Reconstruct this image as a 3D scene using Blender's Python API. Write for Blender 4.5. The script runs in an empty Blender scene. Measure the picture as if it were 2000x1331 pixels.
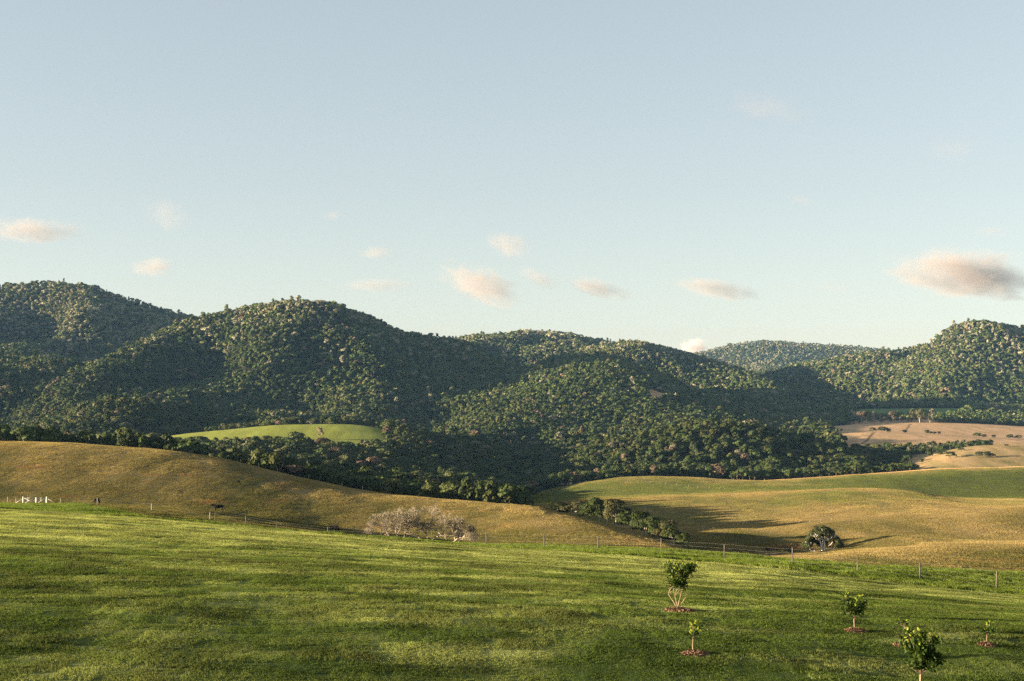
import bpy, math, random
import numpy as np

random.seed(7)
RNG = np.random.default_rng(11)
R = math.radians
SC = bpy.context.scene
COL = SC.collection

# ------------------------------------------------------------------ camera
FPX = 2778.0          # focal length in photograph pixels (2000 wide)
HY = 780.0            # eye level in the photograph
cam_d = bpy.data.cameras.new('camera')
cam_d.lens = 50.0
cam_d.sensor_width = 36.0
cam_d.shift_y = (HY - 665.5) / 2000.0
cam_d.clip_start = 0.5
cam_d.clip_end = 60000.0
cam = bpy.data.objects.new('camera', cam_d)
cam.location = (0, 0, 0)
cam.rotation_euler = (R(90), 0, 0)
COL.objects.link(cam)
SC.camera = cam

# ------------------------------------------------------------------ light
SUN_EL = 7.9
SUN_AZ = -100.0        # compass style, 0 = +Y, positive towards +X; the sun stands to the left, a little behind
sdir = np.array([math.sin(R(SUN_AZ)) * math.cos(R(SUN_EL)), math.cos(R(SUN_AZ)) * math.cos(R(SUN_EL)), math.sin(R(SUN_EL))])
sun_d = bpy.data.lights.new('sun', 'SUN')
sun_d.energy = 5.0
sun_d.angle = R(0.5)
sun_d.color = (1.0, 0.81, 0.55)
sun = bpy.data.objects.new('sun', sun_d)
from mathutils import Vector, Matrix
sun.rotation_euler = Vector(sdir).to_track_quat('Z', 'Y').to_euler()
COL.objects.link(sun)

world = bpy.data.worlds.new('World')
SC.world = world
world.use_nodes = True
wn, wl = world.node_tree.nodes, world.node_tree.links
wn.clear()
w_out = wn.new('ShaderNodeOutputWorld')
w_bg = wn.new('ShaderNodeBackground')
sky = wn.new('ShaderNodeTexSky')
sky.sky_type = 'NISHITA'
sky.sun_disc = False
sky.sun_elevation = R(SUN_EL)
sky.sun_rotation = R(SUN_AZ)
sky.altitude = 300
sky.air_density = 1.0
sky.dust_density = 0.6
sky.ozone_density = 1.0
w_bg.inputs['Strength'].default_value = 0.05
w_hs = wn.new('ShaderNodeHueSaturation'); w_hs.inputs['Saturation'].default_value = 0.72
w_gm = wn.new('ShaderNodeGamma'); w_gm.inputs['Gamma'].default_value = 0.62
w_mu = wn.new('ShaderNodeVectorMath'); w_mu.operation = 'MULTIPLY'; w_mu.inputs[1].default_value = (1.47, 1.485, 1.50)
wl.new(sky.outputs[0], w_hs.inputs['Color']); wl.new(w_hs.outputs[0], w_gm.inputs['Color']); wl.new(w_gm.outputs[0], w_mu.inputs[0])
wl.new(w_mu.outputs[0], w_bg.inputs['Color'])
wl.new(w_bg.outputs[0], w_out.inputs['Surface'])

SC.view_settings.view_transform = 'Standard'
SC.view_settings.look = 'None'
SC.view_settings.exposure = 2.3
SC.view_settings.gamma = 1.0
SC.cycles.max_bounces = 6
SC.cycles.diffuse_bounces = 1
SC.cycles.transmission_bounces = 3
SC.cycles.transparent_max_bounces = 8
SC.cycles.volume_bounces = 1
SC.cycles.use_denoising = False

# ------------------------------------------------------------------ helpers
def vnoise(x, y, seed=0):
    xi = np.floor(x).astype(np.int64); yi = np.floor(y).astype(np.int64)
    fx = x - xi; fy = y - yi
    fx = fx * fx * (3 - 2 * fx); fy = fy * fy * (3 - 2 * fy)
    def h(a, b):
        n = (a * 374761393 + b * 668265263 + seed * 1274126177) & 0xFFFFFFFF
        n = ((n ^ (n >> 13)) * 1274126177) & 0xFFFFFFFF
        n = n ^ (n >> 16)
        return (n & 0xFFFFFF) / float(0xFFFFFF)
    a = h(xi, yi); b = h(xi + 1, yi); c = h(xi, yi + 1); d = h(xi + 1, yi + 1)
    return (a + (b - a) * fx) * (1 - fy) + (c + (d - c) * fx) * fy

def fbm(x, y, octv=4, seed=0, gain=0.5):
    s = 0; a = 1.0; t = 0
    for o in range(octv):
        s = s + a * vnoise(x * 2 ** o + 17.3 * o, y * 2 ** o - 9.1 * o, seed + o)
        t += a; a *= gain
    return s / t * 2 - 1     # -1..1

def sstep(a, b, x):
    t = np.clip((x - a) / (b - a), 0, 1)
    return t * t * (3 - 2 * t)

def pchip_slopes(x, y):
    h = np.diff(x, axis=-1); d = np.diff(y, axis=-1) / h
    m = np.zeros_like(y)
    h0, h1 = h[..., :-1], h[..., 1:]; d0, d1 = d[..., :-1], d[..., 1:]
    w1 = 2 * h1 + h0; w2 = h1 + 2 * h0
    with np.errstate(divide='ignore', invalid='ignore'):
        hm = (w1 + w2) / (w1 / d0 + w2 / d1)
    m[..., 1:-1] = np.where(d0 * d1 > 0, hm, 0)
    m[..., 0] = d[..., 0]; m[..., -1] = d[..., -1]
    return m

def pchip(xk, yk, x):
    xk = np.asarray(xk, float); yk = np.asarray(yk, float)
    m = pchip_slopes(xk, yk)
    x = np.clip(x, xk[0], xk[-1])
    i = np.clip(np.searchsorted(xk, x) - 1, 0, len(xk) - 2)
    h = xk[i + 1] - xk[i]; t = (x - xk[i]) / h
    return ((1 + 2 * t) * (1 - t) ** 2 * yk[i] + t * (1 - t) ** 2 * h * m[i]
            + t * t * (3 - 2 * t) * yk[i + 1] + t * t * (t - 1) * h * m[i + 1])

# ------------------------------------------------------------------ terrain
# survey lines across the country from near to far: (bearing, sight angle, distance)
def line(pts, Y=None):
    p = [(a[0], a[1], a[2] if len(a) > 2 else Y) for a in pts]
    return [q[0] for q in p], [q[1] for q in p], [q[2] for q in p]

NEAR = [
 line([(-700, 1655), (2700, 1655)], 20),
 line([(-700, 1275), (0, 1303), (1000, 1331), (2000, 1356), (2700, 1375)], 33),
 line([(-700, 1118), (0, 1150), (1000, 1183), (1321, 1193), (2000, 1224), (2700, 1256)], 46),
 line([(-700, 1035), (0, 1068), (1000, 1120), (1500, 1148), (2000, 1188), (2700, 1232)], 65),
 line([(-700, 960, 120), (0, 994, 115), (300, 1013, 113), (600, 1040, 110), (900, 1066, 107), (1100, 1078, 104), (1250, 1089, 102), (1500, 1111, 98), (1700, 1135, 93), (2000, 1166, 86), (2700, 1222, 75)]),
 line([(-700, 975, 160), (0, 999, 160), (300, 1023, 155), (600, 1052, 145), (745, 1057, 140), (1000, 1070, 126), (1168, 1076, 122), (1300, 1083, 118), (1548, 1104, 110), (1700, 1120, 104), (1947, 1151, 98), (2000, 1156, 97), (2700, 1212, 88)]),
 line([(-700, 970, 200), (0, 991, 200), (160, 990, 200), (300, 1004, 198), (440, 1016, 205), (600, 1038, 195), (745, 1058, 175), (900, 1065, 165), (1050, 1067, 140), (1168, 1070, 140), (1350, 1078, 135), (1500, 1091, 130), (1700, 1106, 122), (2000, 1122, 115), (2700, 1180, 100)]),
 line([(-700, 955, 262), (0, 985, 260), (160, 985, 262), (300, 990, 265), (440, 1000, 270), (560, 1020, 262), (690, 1046, 250), (800, 1057, 240), (950, 1065, 230), (1050, 1069, 200), (1200, 1077, 180), (1350, 1087, 160), (1500, 1100, 160), (1700, 1115, 150), (2000, 1132, 145), (2700, 1190, 130)]),
 line([(-700, 958, 310), (0, 990, 310), (160, 991, 310), (440, 1003, 310), (690, 1043, 290), (800, 1051, 280), (950, 1058, 270), (1050, 1063, 240), (1200, 1070, 220), (1350, 1083, 200), (1500, 1100, 190), (1700, 1112, 185), (2000, 1126, 180), (2700, 1182, 160)]),
 line([(-700, 890, 470), (0, 861, 450), (150, 866, 450), (300, 875, 450), (440, 895, 445), (600, 935, 430), (700, 957, 420), (800, 970, 405), (950, 980, 390), (1050, 988, 375), (1150, 1014, 345), (1250, 1044, 310), (1330, 1073, 265), (1380, 1086, 240), (1450, 1092, 235), (1600, 1087, 245), (1700, 1073, 260), (1850, 1062, 280), (2000, 1060, 290), (2700, 1060, 320)]),
 line([(-700, 905, 520), (0, 880, 520), (300, 897, 520), (600, 958, 500), (800, 992, 470), (950, 1003, 450), (1050, 1005, 430), (1150, 1034, 400), (1250, 1061, 360), (1330, 1078, 310), (1400, 1078, 300), (1500, 1080, 305), (1600, 1079, 330), (1700, 1067, 330), (2000, 1056, 340), (2700, 1055, 350)]),
 line([(-700, 900, 620), (0, 887, 620), (300, 897, 620), (600, 952, 620), (800, 978, 600), (950, 990, 560), (1050, 1000, 500), (1150, 1020, 470), (1230, 1036, 440), (1330, 1041, 430), (1400, 1034, 430), (1500, 1033, 430), (1600, 1022, 430), (1750, 1010, 430), (2000, 990, 430), (2700, 980, 430)]),
 line([(-700, 895, 750), (0, 885, 750), (300, 890, 750), (600, 928, 750), (800, 955, 740), (950, 975, 690), (1000, 988, 640), (1050, 985, 600), (1190, 975, 600), (1290, 970, 600), (1400, 968, 610), (1500, 963, 620), (1600, 957, 620), (1680, 953, 620), (1760, 958, 610), (1820, 967, 600), (1870, 974, 600), (1950, 977, 600), (2000, 977, 600), (2700, 985, 600)]),
 line([(-700, 885, 850), (0, 880, 850), (300, 882, 850), (600, 905, 850), (800, 930, 840), (950, 960, 780), (1000, 983, 720), (1100, 974, 700), (1300, 965, 700), (1480, 961, 700), (1600, 958, 710), (1680, 957, 720), (1760, 962, 700), (1870, 973, 680), (2000, 970, 680), (2700, 970, 680)]),
 line([(-700, 878, 950), (0, 873, 950), (300, 872, 950), (600, 885, 950), (800, 902, 950), (900, 940, 900), (1000, 977, 820), (1040, 965, 840), (1100, 950, 850), (1200, 933, 860), (1300, 930, 870), (1400, 935, 870), (1480, 940, 870), (1600, 933, 870), (1800, 918, 870), (2000, 911, 870), (2700, 900, 870)]),
 line([(-700, 880, 1010), (0, 872, 1010), (300, 868, 1010), (600, 868, 1010), (800, 880, 1010), (900, 912, 1000), (1000, 940, 980), (1090, 950, 970), (1200, 940, 960), (1300, 938, 960), (1500, 948, 960), (1700, 934, 960), (1850, 917, 960), (2000, 914, 960), (2700, 905, 960)]),
 line([(-700, 880), (0, 877), (200, 872), (330, 851), (430, 840), (560, 829), (680, 828), (745, 835), (800, 852), (850, 868), (950, 888), (1020, 905), (1090, 906), (1150, 886), (1250, 860), (1330, 839), (1400, 835), (1480, 846), (1560, 866), (1650, 893), (1750, 905), (1800, 893), (1850, 880), (1900, 870), (2000, 868), (2700, 860)], 1110),
 line([(-700, 876), (0, 874), (330, 858), (560, 840), (680, 840), (745, 847), (850, 860), (950, 880), (1090, 896), (1250, 886), (1400, 876), (1600, 884), (1750, 887), (1900, 878), (2000, 876), (2700, 870)], 1290),
 line([(-700, 862), (0, 862), (500, 852), (800, 862), (1000, 868), (1250, 874), (1400, 874), (1560, 868), (1630, 851), (1700, 845), (1850, 852), (1950, 865), (2000, 868), (2700, 866)], 1450),
 line([(-700, 858), (0, 857), (500, 850), (1000, 860), (1250, 862), (1400, 866), (1540, 862), (1630, 853), (1700, 849), (1850, 857), (2000, 867), (2700, 862)], 1560),
 line([(-700, 850), (0, 848), (500, 844), (1000, 846), (1285, 846), (1400, 852), (1500, 852), (1600, 845), (1690, 832), (1780, 830), (1900, 833), (2000, 838), (2700, 840)], 1760),
 line([(-700, 845), (0, 842), (1500, 842), (1620, 825), (1690, 816), (1780, 814), (1880, 814), (2000, 826), (2700, 830)], 2000),
 line([(-700, 815), (1500, 812), (1670, 799), (1880, 797), (2000, 805), (2700, 805)], 2260),
 line([(-700, 790), (2700, 790)], 4500),
 line([(-700, 785), (2700, 785)], 9500),
]
# forested mountains: skyline (bearing, sight angle, distance), depth of the front slope, of the back slope, spur relief
HILLS = [
 (line([(-3600, 790, 2500), (-1500, 760, 2500), (-700, 660, 2700), (-250, 585, 2700), (0, 551, 2700), (60, 548, 2700), (115, 546, 2700), (180, 556, 2700), (250, 575, 2700), (300, 592, 2700), (350, 606, 2700), (420, 628, 2700), (520, 690, 2700), (700, 800, 2700), (5600, 900, 2700)]), 1250, 700, 0.40, 1.15),
 (line([(-3600, 900, 1500), (-300, 860, 1500), (0, 806, 1560), (60, 770, 1610), (100, 744, 1650), (150, 719, 1700), (250, 669, 1850), (350, 624, 2000), (400, 610, 2060), (470, 598, 2120), (560, 591, 2160), (630, 592, 2180), (700, 603, 2200), (730, 614, 2210), (760, 631, 2220), (790, 644, 2250), (860, 653, 2300), (910, 662, 2300), (1000, 712, 2250), (1100, 790, 2100), (5600, 950, 2000)]), 800, 700, 0.34, 1.25),
 (line([(-3600, 900, 3200), (600, 780, 3200), (800, 695, 3200), (880, 660, 3200), (950, 652, 3200), (1050, 645, 3200), (1100, 647, 3200), (1150, 659, 3200), (1210, 672, 3200), (1320, 740, 3100), (1500, 830, 3000), (5600, 900, 3000)]), 1000, 600, 0.3, 1.2),
 (line([(-3600, 900, 2800), (900, 790, 2800), (1060, 710, 2800), (1130, 680, 2800), (1180, 668, 2800), (1240, 663, 2800), (1290, 671, 2780), (1350, 688, 2750), (1420, 708, 2700), (1480, 727, 2600), (1520, 750, 2500), (1560, 790, 2400), (1650, 840, 2300), (5600, 900, 2300)]), 800, 500, 0.3, 1.2),
 (line([(-3600, 950, 1650), (780, 870, 1600), (850, 822, 1990), (930, 770, 2090), (1000, 730, 2170), (1060, 701, 2225), (1130, 687, 2245), (1200, 690, 2245), (1260, 709, 2220), (1320, 738, 2160), (1400, 774, 2070), (1470, 804, 1980), (1550, 850, 1860), (1700, 900, 1750), (5600, 950, 1750)]), 820, 380, 0.16, 1.35),
 (line([(-3600, 800, 5300), (900, 745, 5300), (1200, 712, 5300), (1330, 690, 5300), (1370, 684, 5300), (1430, 670, 5300), (1480, 662, 5300), (1560, 667, 5300), (1680, 674, 5300), (1740, 682, 5300), (1850, 700, 5300), (2200, 720, 5300), (5600, 790, 5300)]), 1500, 900, 0.16, 1.1),
 (line([(-3600, 900, 2900), (1300, 810, 2900), (1420, 762, 2900), (1490, 727, 2900), (1560, 708, 2900), (1640, 693, 2900), (1700, 683, 2900), (1760, 676, 2950), (1830, 662, 3000), (1900, 665, 3050), (2200, 680, 3050), (5600, 800, 3050)]), 560, 700, 0.2, 1.15),
 (line([(-3600, 900, 2650), (1600, 800, 2780), (1700, 735, 2780), (1760, 697, 2800), (1800, 676, 2800), (1828, 655, 2800), (1850, 636, 2800), (1880, 626, 2820), (1910, 621, 2820), (1960, 628, 2820), (2000, 637, 2820), (2200, 625, 2820), (2500, 645, 2820), (3500, 720, 2820), (5600, 800, 2820)]), 500, 600, 0.16, 1.15),
]
TREE_TOP = 7.0   # canopy height left out of the ground under the skylines

PXG = np.arange(-3500, 5501, 5.0)
LYG = np.linspace(math.log(20), math.log(9400), 1000)
YG = np.exp(LYG)
def smooth_line(a, b, sig):
    v = np.interp(PXG, a, b)
    n = int(sig * 3 / 5); w = np.exp(-0.5 * (np.arange(-n, n + 1) * 5 / sig) ** 2); w /= w.sum()
    return np.convolve(np.pad(v, n, mode='edge'), w, mode='valid')
_NS = {}
def near_smooth(k, what):
    if (k, what) not in _NS:
        _NS[(k, what)] = smooth_line(NEAR[k][0], NEAR[k][what], 30 if k < 17 else 20)
    return _NS[(k, what)]
def smax(a, b, k):
    h = np.clip(0.5 + 0.5 * (a - b) / k, 0, 1)
    return b + (a - b) * h + k * h * (1 - h)
def build_table():
    K = len(NEAR)
    yk = np.empty((len(PXG), K)); Yk = np.empty((len(PXG), K))
    for i, (a, b, c) in enumerate(NEAR):
        yk[:, i] = near_smooth(i, 1); Yk[:, i] = near_smooth(i, 2)
    Yk = np.maximum.accumulate(Yk + np.arange(K) * 1e-3, axis=1)
    lk = np.log(Yk)
    m = pchip_slopes(lk, yk)
    out = np.empty((len(PXG), len(LYG)))
    for c in range(len(PXG)):
        i = np.clip(np.searchsorted(lk[c], LYG) - 1, 0, K - 2)
        h = lk[c][i + 1] - lk[c][i]; t = (LYG - lk[c][i]) / h
        out[c] = ((1 + 2 * t) * (1 - t) ** 2 * yk[c][i] + t * (1 - t) ** 2 * h * m[c][i]
                  + t * t * (3 - 2 * t) * yk[c][i + 1] + t * t * (t - 1) * h * m[c][i + 1])
    Z = (HY - out) / FPX * YG[None, :]
    X = (PXG[:, None] - 1000) / FPX * YG[None, :]
    YY = np.broadcast_to(YG[None, :], X.shape)
    base = Z.copy()
    # gentle roll of the pastures and the wooded valley
    Z += fbm(X / 38, YY / 170, 3, 5) * 0.55 * sstep(150, 350, YY) + fbm(X / 7, YY / 36, 3, 8) * 0.09 * sstep(60, 200, YY)
    Z += fbm(X / 9, YY / 9, 3, 31) * 0.08 + fbm(X / 3.4, YY / 2.6, 3, 32) * (0.05 + 0.07 * (1 - sstep(38, 62, YY))) * (1 - sstep(150, 300, YY))
    Z += fbm(X / 90, YY / 140, 3, 6) * 5.0 * sstep(1150, 1500, YY) * (1 - 0.9 * sstep(1540, 1620, PXG[:, None]))
    Z += 2.2 * np.exp(-((X - 86) / 12) ** 2 - ((YY - 326) / 24) ** 2)
    H = np.zeros_like(Z)
    for n, ((a, b, c), wf, wb, rel, p) in enumerate(HILLS):
        yr = smooth_line(a, b, 11)[:, None]; Yr = smooth_line(a, c, 30)[:, None]
        zr = (HY - yr) / FPX * Yr - TREE_TOP
        zb = -38.0
        hgt = np.maximum(zr - zb, 0)
        t = np.where(YY < Yr, (Yr - YY) / wf, (YY - Yr) / wb)
        f = 1 - t ** p
        rid = 1 - np.abs(fbm(X / 330 + 3.7 * n + 0.25 * YY / 330, YY / 800, 3, 40 + n)) * 2.2
        rid2 = fbm(X / 90, YY / 160, 3, 70 + n)
        mask = np.clip(t * 4, 0, 1) * np.clip(1.3 - t, 0, 1)
        z = np.minimum(zr, zb) - 3 + hgt * f * np.where(f < 0, 3, 1) - 60 * np.maximum(t - 1, 0) + hgt * mask * (rel * (rid - 0.6) + rel * 0.36 * rid2)
        z = np.where(YY < Yr, np.minimum(z, zr / Yr * YY - 0.5 * np.minimum(t, 1)), z)
        k = 8.0
        Z2 = smax(z, Z, k) 
        H = np.maximum(H, np.where(z > Z, 1, 0))
        Z = np.where(z > Z - k, Z2, Z)
    return Z, H
ZT, HT = build_table()

def lut(T, px, Y):
    a = np.clip((px - PXG[0]) / 5.0, 0, len(PXG) - 1.001)
    b = np.clip((np.log(np.maximum(Y, 20)) - LYG[0]) / (LYG[1] - LYG[0]), 0, len(LYG) - 1.001)
    i = a.astype(int); j = b.astype(int); u = a - i; v = b - j
    return (T[i, j] * (1 - u) + T[i + 1, j] * u) * (1 - v) + (T[i, j + 1] * (1 - u) + T[i + 1, j + 1] * u) * v
def to_px(X, Y):
    return 1000 + FPX * X / np.maximum(Y, 20)
def ground_z(X, Y):
    X = np.asarray(X, float); Y = np.asarray(Y, float)
    return lut(ZT, to_px(X, Y), Y)
def gz(x, y):
    return float(ground_z(np.array([x]), np.array([y]))[0])
def spot(px, py, y0=21.0, y1=9000.0):
    """first place past distance y0 where the ground meets the sight line"""
    ys = np.exp(np.linspace(math.log(y0), math.log(y1), 6000))
    z = lut(ZT, np.full_like(ys, px), ys)
    p = HY - z / ys * FPX
    k = np.nonzero(p <= py)[0]
    i = k[0] if len(k) else int(np.argmin(np.abs(p - py)))
    return (px - 1000) / FPX * ys[i], ys[i], z[i]
def at(px, Y):
    x = (px - 1000) / FPX * Y
    return x, Y, gz(x, Y)
ELMAX = np.maximum.accumulate(ZT / YG[None, :], axis=1)   # horizon angle seen so far, per bearing

def interp_line(k, px, what=2):
    return np.interp(px, PXG, near_smooth(k, what))

# regions
def regions(px, X, Y):
    n1 = fbm(X / 14, Y / 14, 3, 90); n2 = fbm(X / 30, Y / 90, 3, 91)
    crest = interp_line(9, px); lawn = interp_line(4, px); fence = interp_line(5, px); vback = interp_line(7, px)
    forest = np.zeros_like(Y)
    # woods behind the near hill
    w = sstep(0, 12, Y - crest - 22 - n1 * 8) * (1 - sstep(985, 1030, px + 30 * n1))
    forest = np.maximum(forest, w)
    A = interp_line(14, px)
    forest = np.maximum(forest, sstep(0, 10, Y - A - 14 - n1 * 6) * (1 - sstep(1740, 1800, px + 25 * n2)))
    forest = forest * (1 - sstep(1630, 1660, px) * sstep(1215, 1235, Y + n1 * 10))
    # belt that runs on behind the third field
    forest = np.maximum(forest, sstep(1180, 1190, Y) * (1 - sstep(1262, 1272, Y)) * (1 - sstep(1925, 1945, px)) * sstep(1690, 1700, px))
    forest = np.maximum(forest, sstep(1820, 1830, Y))
    bare = np.zeros_like(Y)
    # green hilltop field
    top = sstep(-30, 0, Y - 985 - 35 * sstep(620, 760, px) - n1 * 12) * (1 - sstep(1180, 1200, Y)) * sstep(240, 300, px) * (1 - sstep(740, 775, px))
    bare = np.maximum(bare, top)
    pale = sstep(1340, 1355, Y) * (1 - sstep(1545, 1560, Y)) * sstep(1585, 1625, px + n1 * 12)
    pale = np.maximum(pale, sstep(1555, 1570, Y) * (1 - sstep(1815, 1825, Y)) * sstep(1590, 1640, px + n1 * 10))
    pale = np.maximum(pale, sstep(1690, 1700, Y) * (1 - sstep(1775, 1790, Y)) * sstep(1262, 1268, px) * (1 - sstep(1296, 1302, px)))
    gl = sstep(1085, 1095, px) * (1 - sstep(1150, 1160, px)) * sstep(960, 970, Y) * (1 - sstep(1005, 1015, Y))
    pale = np.maximum(pale, gl)
    far = sstep(1960, 1980, Y) * (1 - sstep(2240, 2260, Y)) * sstep(1655, 1675, px) * (1 - sstep(1870, 1890, px))
    far = far * (1 - 0)
    forest = forest * (1 - 0.75 * sstep(1650, 1670, px) * (1 - sstep(1825, 1840, px)) * (1 - sstep(1955, 1975, Y)) * sstep(1815, 1822, Y))
    forest = forest * (1 - bare) * (1 - pale) * (1 - far)
    return dict(forest=forest, hilltop=bare, pale=pale, far=far, n1=n1, n2=n2, crest=crest, lawn=lawn, fence=fence, vback=vback, A=A)
def mixc(a, b, t):
    return a * (1 - t[:, None]) + np.array(b)[None, :] * t[:, None]

C_LAWN = (0.066, 0.092, 0.016); C_LAWN_DRY_SUNLIT = (0.30, 0.31, 0.105)
C_VERGE = (0.088, 0.118, 0.018)
C_TAN = (0.26, 0.19, 0.08); C_OLIVE = (0.072, 0.070, 0.017)
C_GREEN = (0.115, 0.125, 0.032); C_DARKG = (0.045, 0.062, 0.014)
C_PALE = (0.52, 0.325, 0.175)
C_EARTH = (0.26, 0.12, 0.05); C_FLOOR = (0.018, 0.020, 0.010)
def ground_colour(px, X, Y):
    r = regions(px, X, Y)
    n1, n2 = r['n1'], r['n2']
    n3 = fbm(X / 4.0, Y / 9.0, 3, 92); n4 = fbm(X / 130, Y / 60, 3, 93)
    n5 = fbm(X / 9, Y / 38, 4, 94)
    sy = HY - lut(ZT, px, Y) / np.maximum(Y, 20) * FPX
    N = len(Y)
    c = np.tile(np.array(C_LAWN), (N, 1))
    # lawn: dry streaks, with sunlit paleness towards the far edge painted into the colour
    n6 = 0.5 * fbm(X / 13 + 40, Y / 2.6, 3, 95) + 0.6 * fbm(X / 2.2, Y / 1.6, 3, 96)
    c = mixc(c, (0.036, 0.056, 0.010), 0.8 * (1 - sstep(33, 52, Y)))  # near lawn darkened by colour, standing in for tuft shade and vignette
    c = mixc(c, C_LAWN_DRY_SUNLIT, np.clip(0.04 + 0.75 * n6 + 0.60 * sstep(45, 98, Y) * (1 - 0.5 * sstep(1300, 1900, px)) + 0.2 * n5, 0, 0.95))
    # verge
    vm = sstep(-3, 0.5, Y - r['lawn'] - 2.5)
    c = mixc(c, C_VERGE, vm)
    # pasture of the near hill
    edge = np.where(px < 600, 232 - 22 * sstep(140, 420, px), r['vback'] - 6)
    edge = np.where(px < 740, 210 + (px < 170) * 45 - sstep(170, 330, px) * 35, interp_line(6, px) + 4)
    pm = sstep(-4, 4, Y - edge - n1 * 4)
    pc = np.tile(np.array(C_TAN), (N, 1))
    top = np.clip((sy - interp_line(9, px, 1)) / 60.0, 0, 1.6)
    ol = np.clip(0.62 + 0.9 * n5 + 0.55 * n2 + 0.35 * (top - 0.5), 0, 1)
    pc = mixc(pc, C_OLIVE, ol * np.clip(0.15 + 2.2 * top, 0, 0.88))
    bank = sstep(300, 520, px) * (1 - sstep(690, 760, px)) * (Y < 262) * np.clip(0.4 + n1 * 1.5, 0, 1)
    pc = mixc(pc, C_DARKG, bank * 0.8)
    pc = mixc(pc, C_EARTH, np.clip((fbm(X / 12, Y / 5, 3, 97) - 0.42) * 4, 0, 1) * 0.55)
    c = mixc(c, 0, pm * 0) if False else c * (1 - pm[:, None]) + pc * pm[:, None]
    # rolling pastures on the right
    gm = sstep(0, 12, Y - r['crest'] - 8)
    gc = np.tile(np.array(C_TAN), (N, 1)) * 0.92
    g = np.clip(0.46 + 1.1 * n4 + 0.5 * n5 + 0.55 * sstep(620, 700, Y) - 0.55 * (1 - sstep(430, 470, Y)), 0, 1)
    gc = mixc(gc, C_GREEN, g)
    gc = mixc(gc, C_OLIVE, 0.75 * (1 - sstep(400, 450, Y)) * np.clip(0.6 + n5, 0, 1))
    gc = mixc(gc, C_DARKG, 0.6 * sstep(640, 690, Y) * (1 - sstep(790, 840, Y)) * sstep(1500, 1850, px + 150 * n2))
    gc = mixc(gc, C_PALE, sstep(-22, -10, Y - r['A']) * sstep(1380, 1560, px) * 0.9)
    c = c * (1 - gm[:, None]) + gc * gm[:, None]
    bm = sstep(0, 20, Y - r['A'] - 25)
    bc = mixc(np.tile(np.array(C_PALE), (N, 1)), C_TAN, np.clip(0.75 - sstep(1150, 1400, Y) * 0.6 + 0.5 * n5, 0, 1))
    bc = mixc(bc, C_GREEN, 0.35 * (1 - sstep(1150, 1350, Y)) * np.clip(0.5 + n5, 0, 1))
    c = c * (1 - bm[:, None]) + bc * bm[:, None]
    c = mixc(c, (0.215, 0.235, 0.042), r['hilltop'])
    c = mixc(c, (0.10, 0.15, 0.035), r['far'])
    ditch = (np.abs(px - (1684 + (Y - 1300) * 0.17)) < 2.6) & (Y > 1290) & (Y < 1455)
    ditch |= (np.abs(px - (1766 + (Y - 1600) * 0.07)) < 1.8) & (Y > 1600) & (Y < 1780)
    c = mixc(c, (0.07, 0.05, 0.025), ditch * 0.85)
    c = mixc(c, C_FLOOR, r['forest'])  # floor colour kept near black to stand in for shade under the trees
    return c, r

# ------------------------------------------------------------------ mesh making
def new_mesh(name, verts, faces, mats=None, smooth=False):
    me = bpy.data.meshes.new(name)
    verts = np.asarray(verts, np.float32)
    me.vertices.add(len(verts)); me.vertices.foreach_set('co', verts.ravel())
    if isinstance(faces, np.ndarray):
        k = faces.shape[1] if len(faces) else 4
        me.loops.add(faces.size); me.loops.foreach_set('vertex_index', faces.astype(np.int32).ravel())
        me.polygons.add(len(faces))
        me.polygons.foreach_set('loop_start', np.arange(0, faces.size, k, dtype=np.int32))
        me.polygons.foreach_set('loop_total', np.full(len(faces), k, np.int32))
    else:
        tot = np.array([len(f) for f in faces], np.int32)
        idx = np.array([i for f in faces for i in f], np.int32)
        me.loops.add(len(idx)); me.loops.foreach_set('vertex_index', idx)
        me.polygons.add(len(faces))
        me.polygons.foreach_set('loop_start', np.concatenate([[0], np.cumsum(tot)[:-1]]).astype(np.int32))
        me.polygons.foreach_set('loop_total', tot)
    me.update(calc_edges=True)
    if smooth:
        me.polygons.foreach_set('use_smooth', np.ones(len(me.polygons), bool))
    for m in mats or []:
        me.materials.append(m)
    return me
def link(name, me, parent=None, loc=None, rot=None):
    o = bpy.data.objects.new(name, me)
    COL.objects.link(o)
    if parent is not None: o.parent = parent
    if loc is not None: o.location = loc
    if rot is not None: o.rotation_euler = rot
    return o
def tag(o, label=None, cat=None, group=None, kind=None):
    if label: o['label'] = label
    if cat: o['category'] = cat
    if group: o['group'] = group
    if kind: o['kind'] = kind
    return o
def empty(name, loc, rz=0):
    o = bpy.data.objects.new(name, None)
    o.empty_display_size = 0.5
    o.location = loc; o.rotation_euler = (0, 0, rz)
    COL.objects.link(o)
    return o
def copy_tree(o, parent=None):
    c = o.copy(); COL.objects.link(c)
    if parent is not None: c.parent = parent
    for ch in list(o.children): copy_tree(ch, c)
    return c

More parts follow.
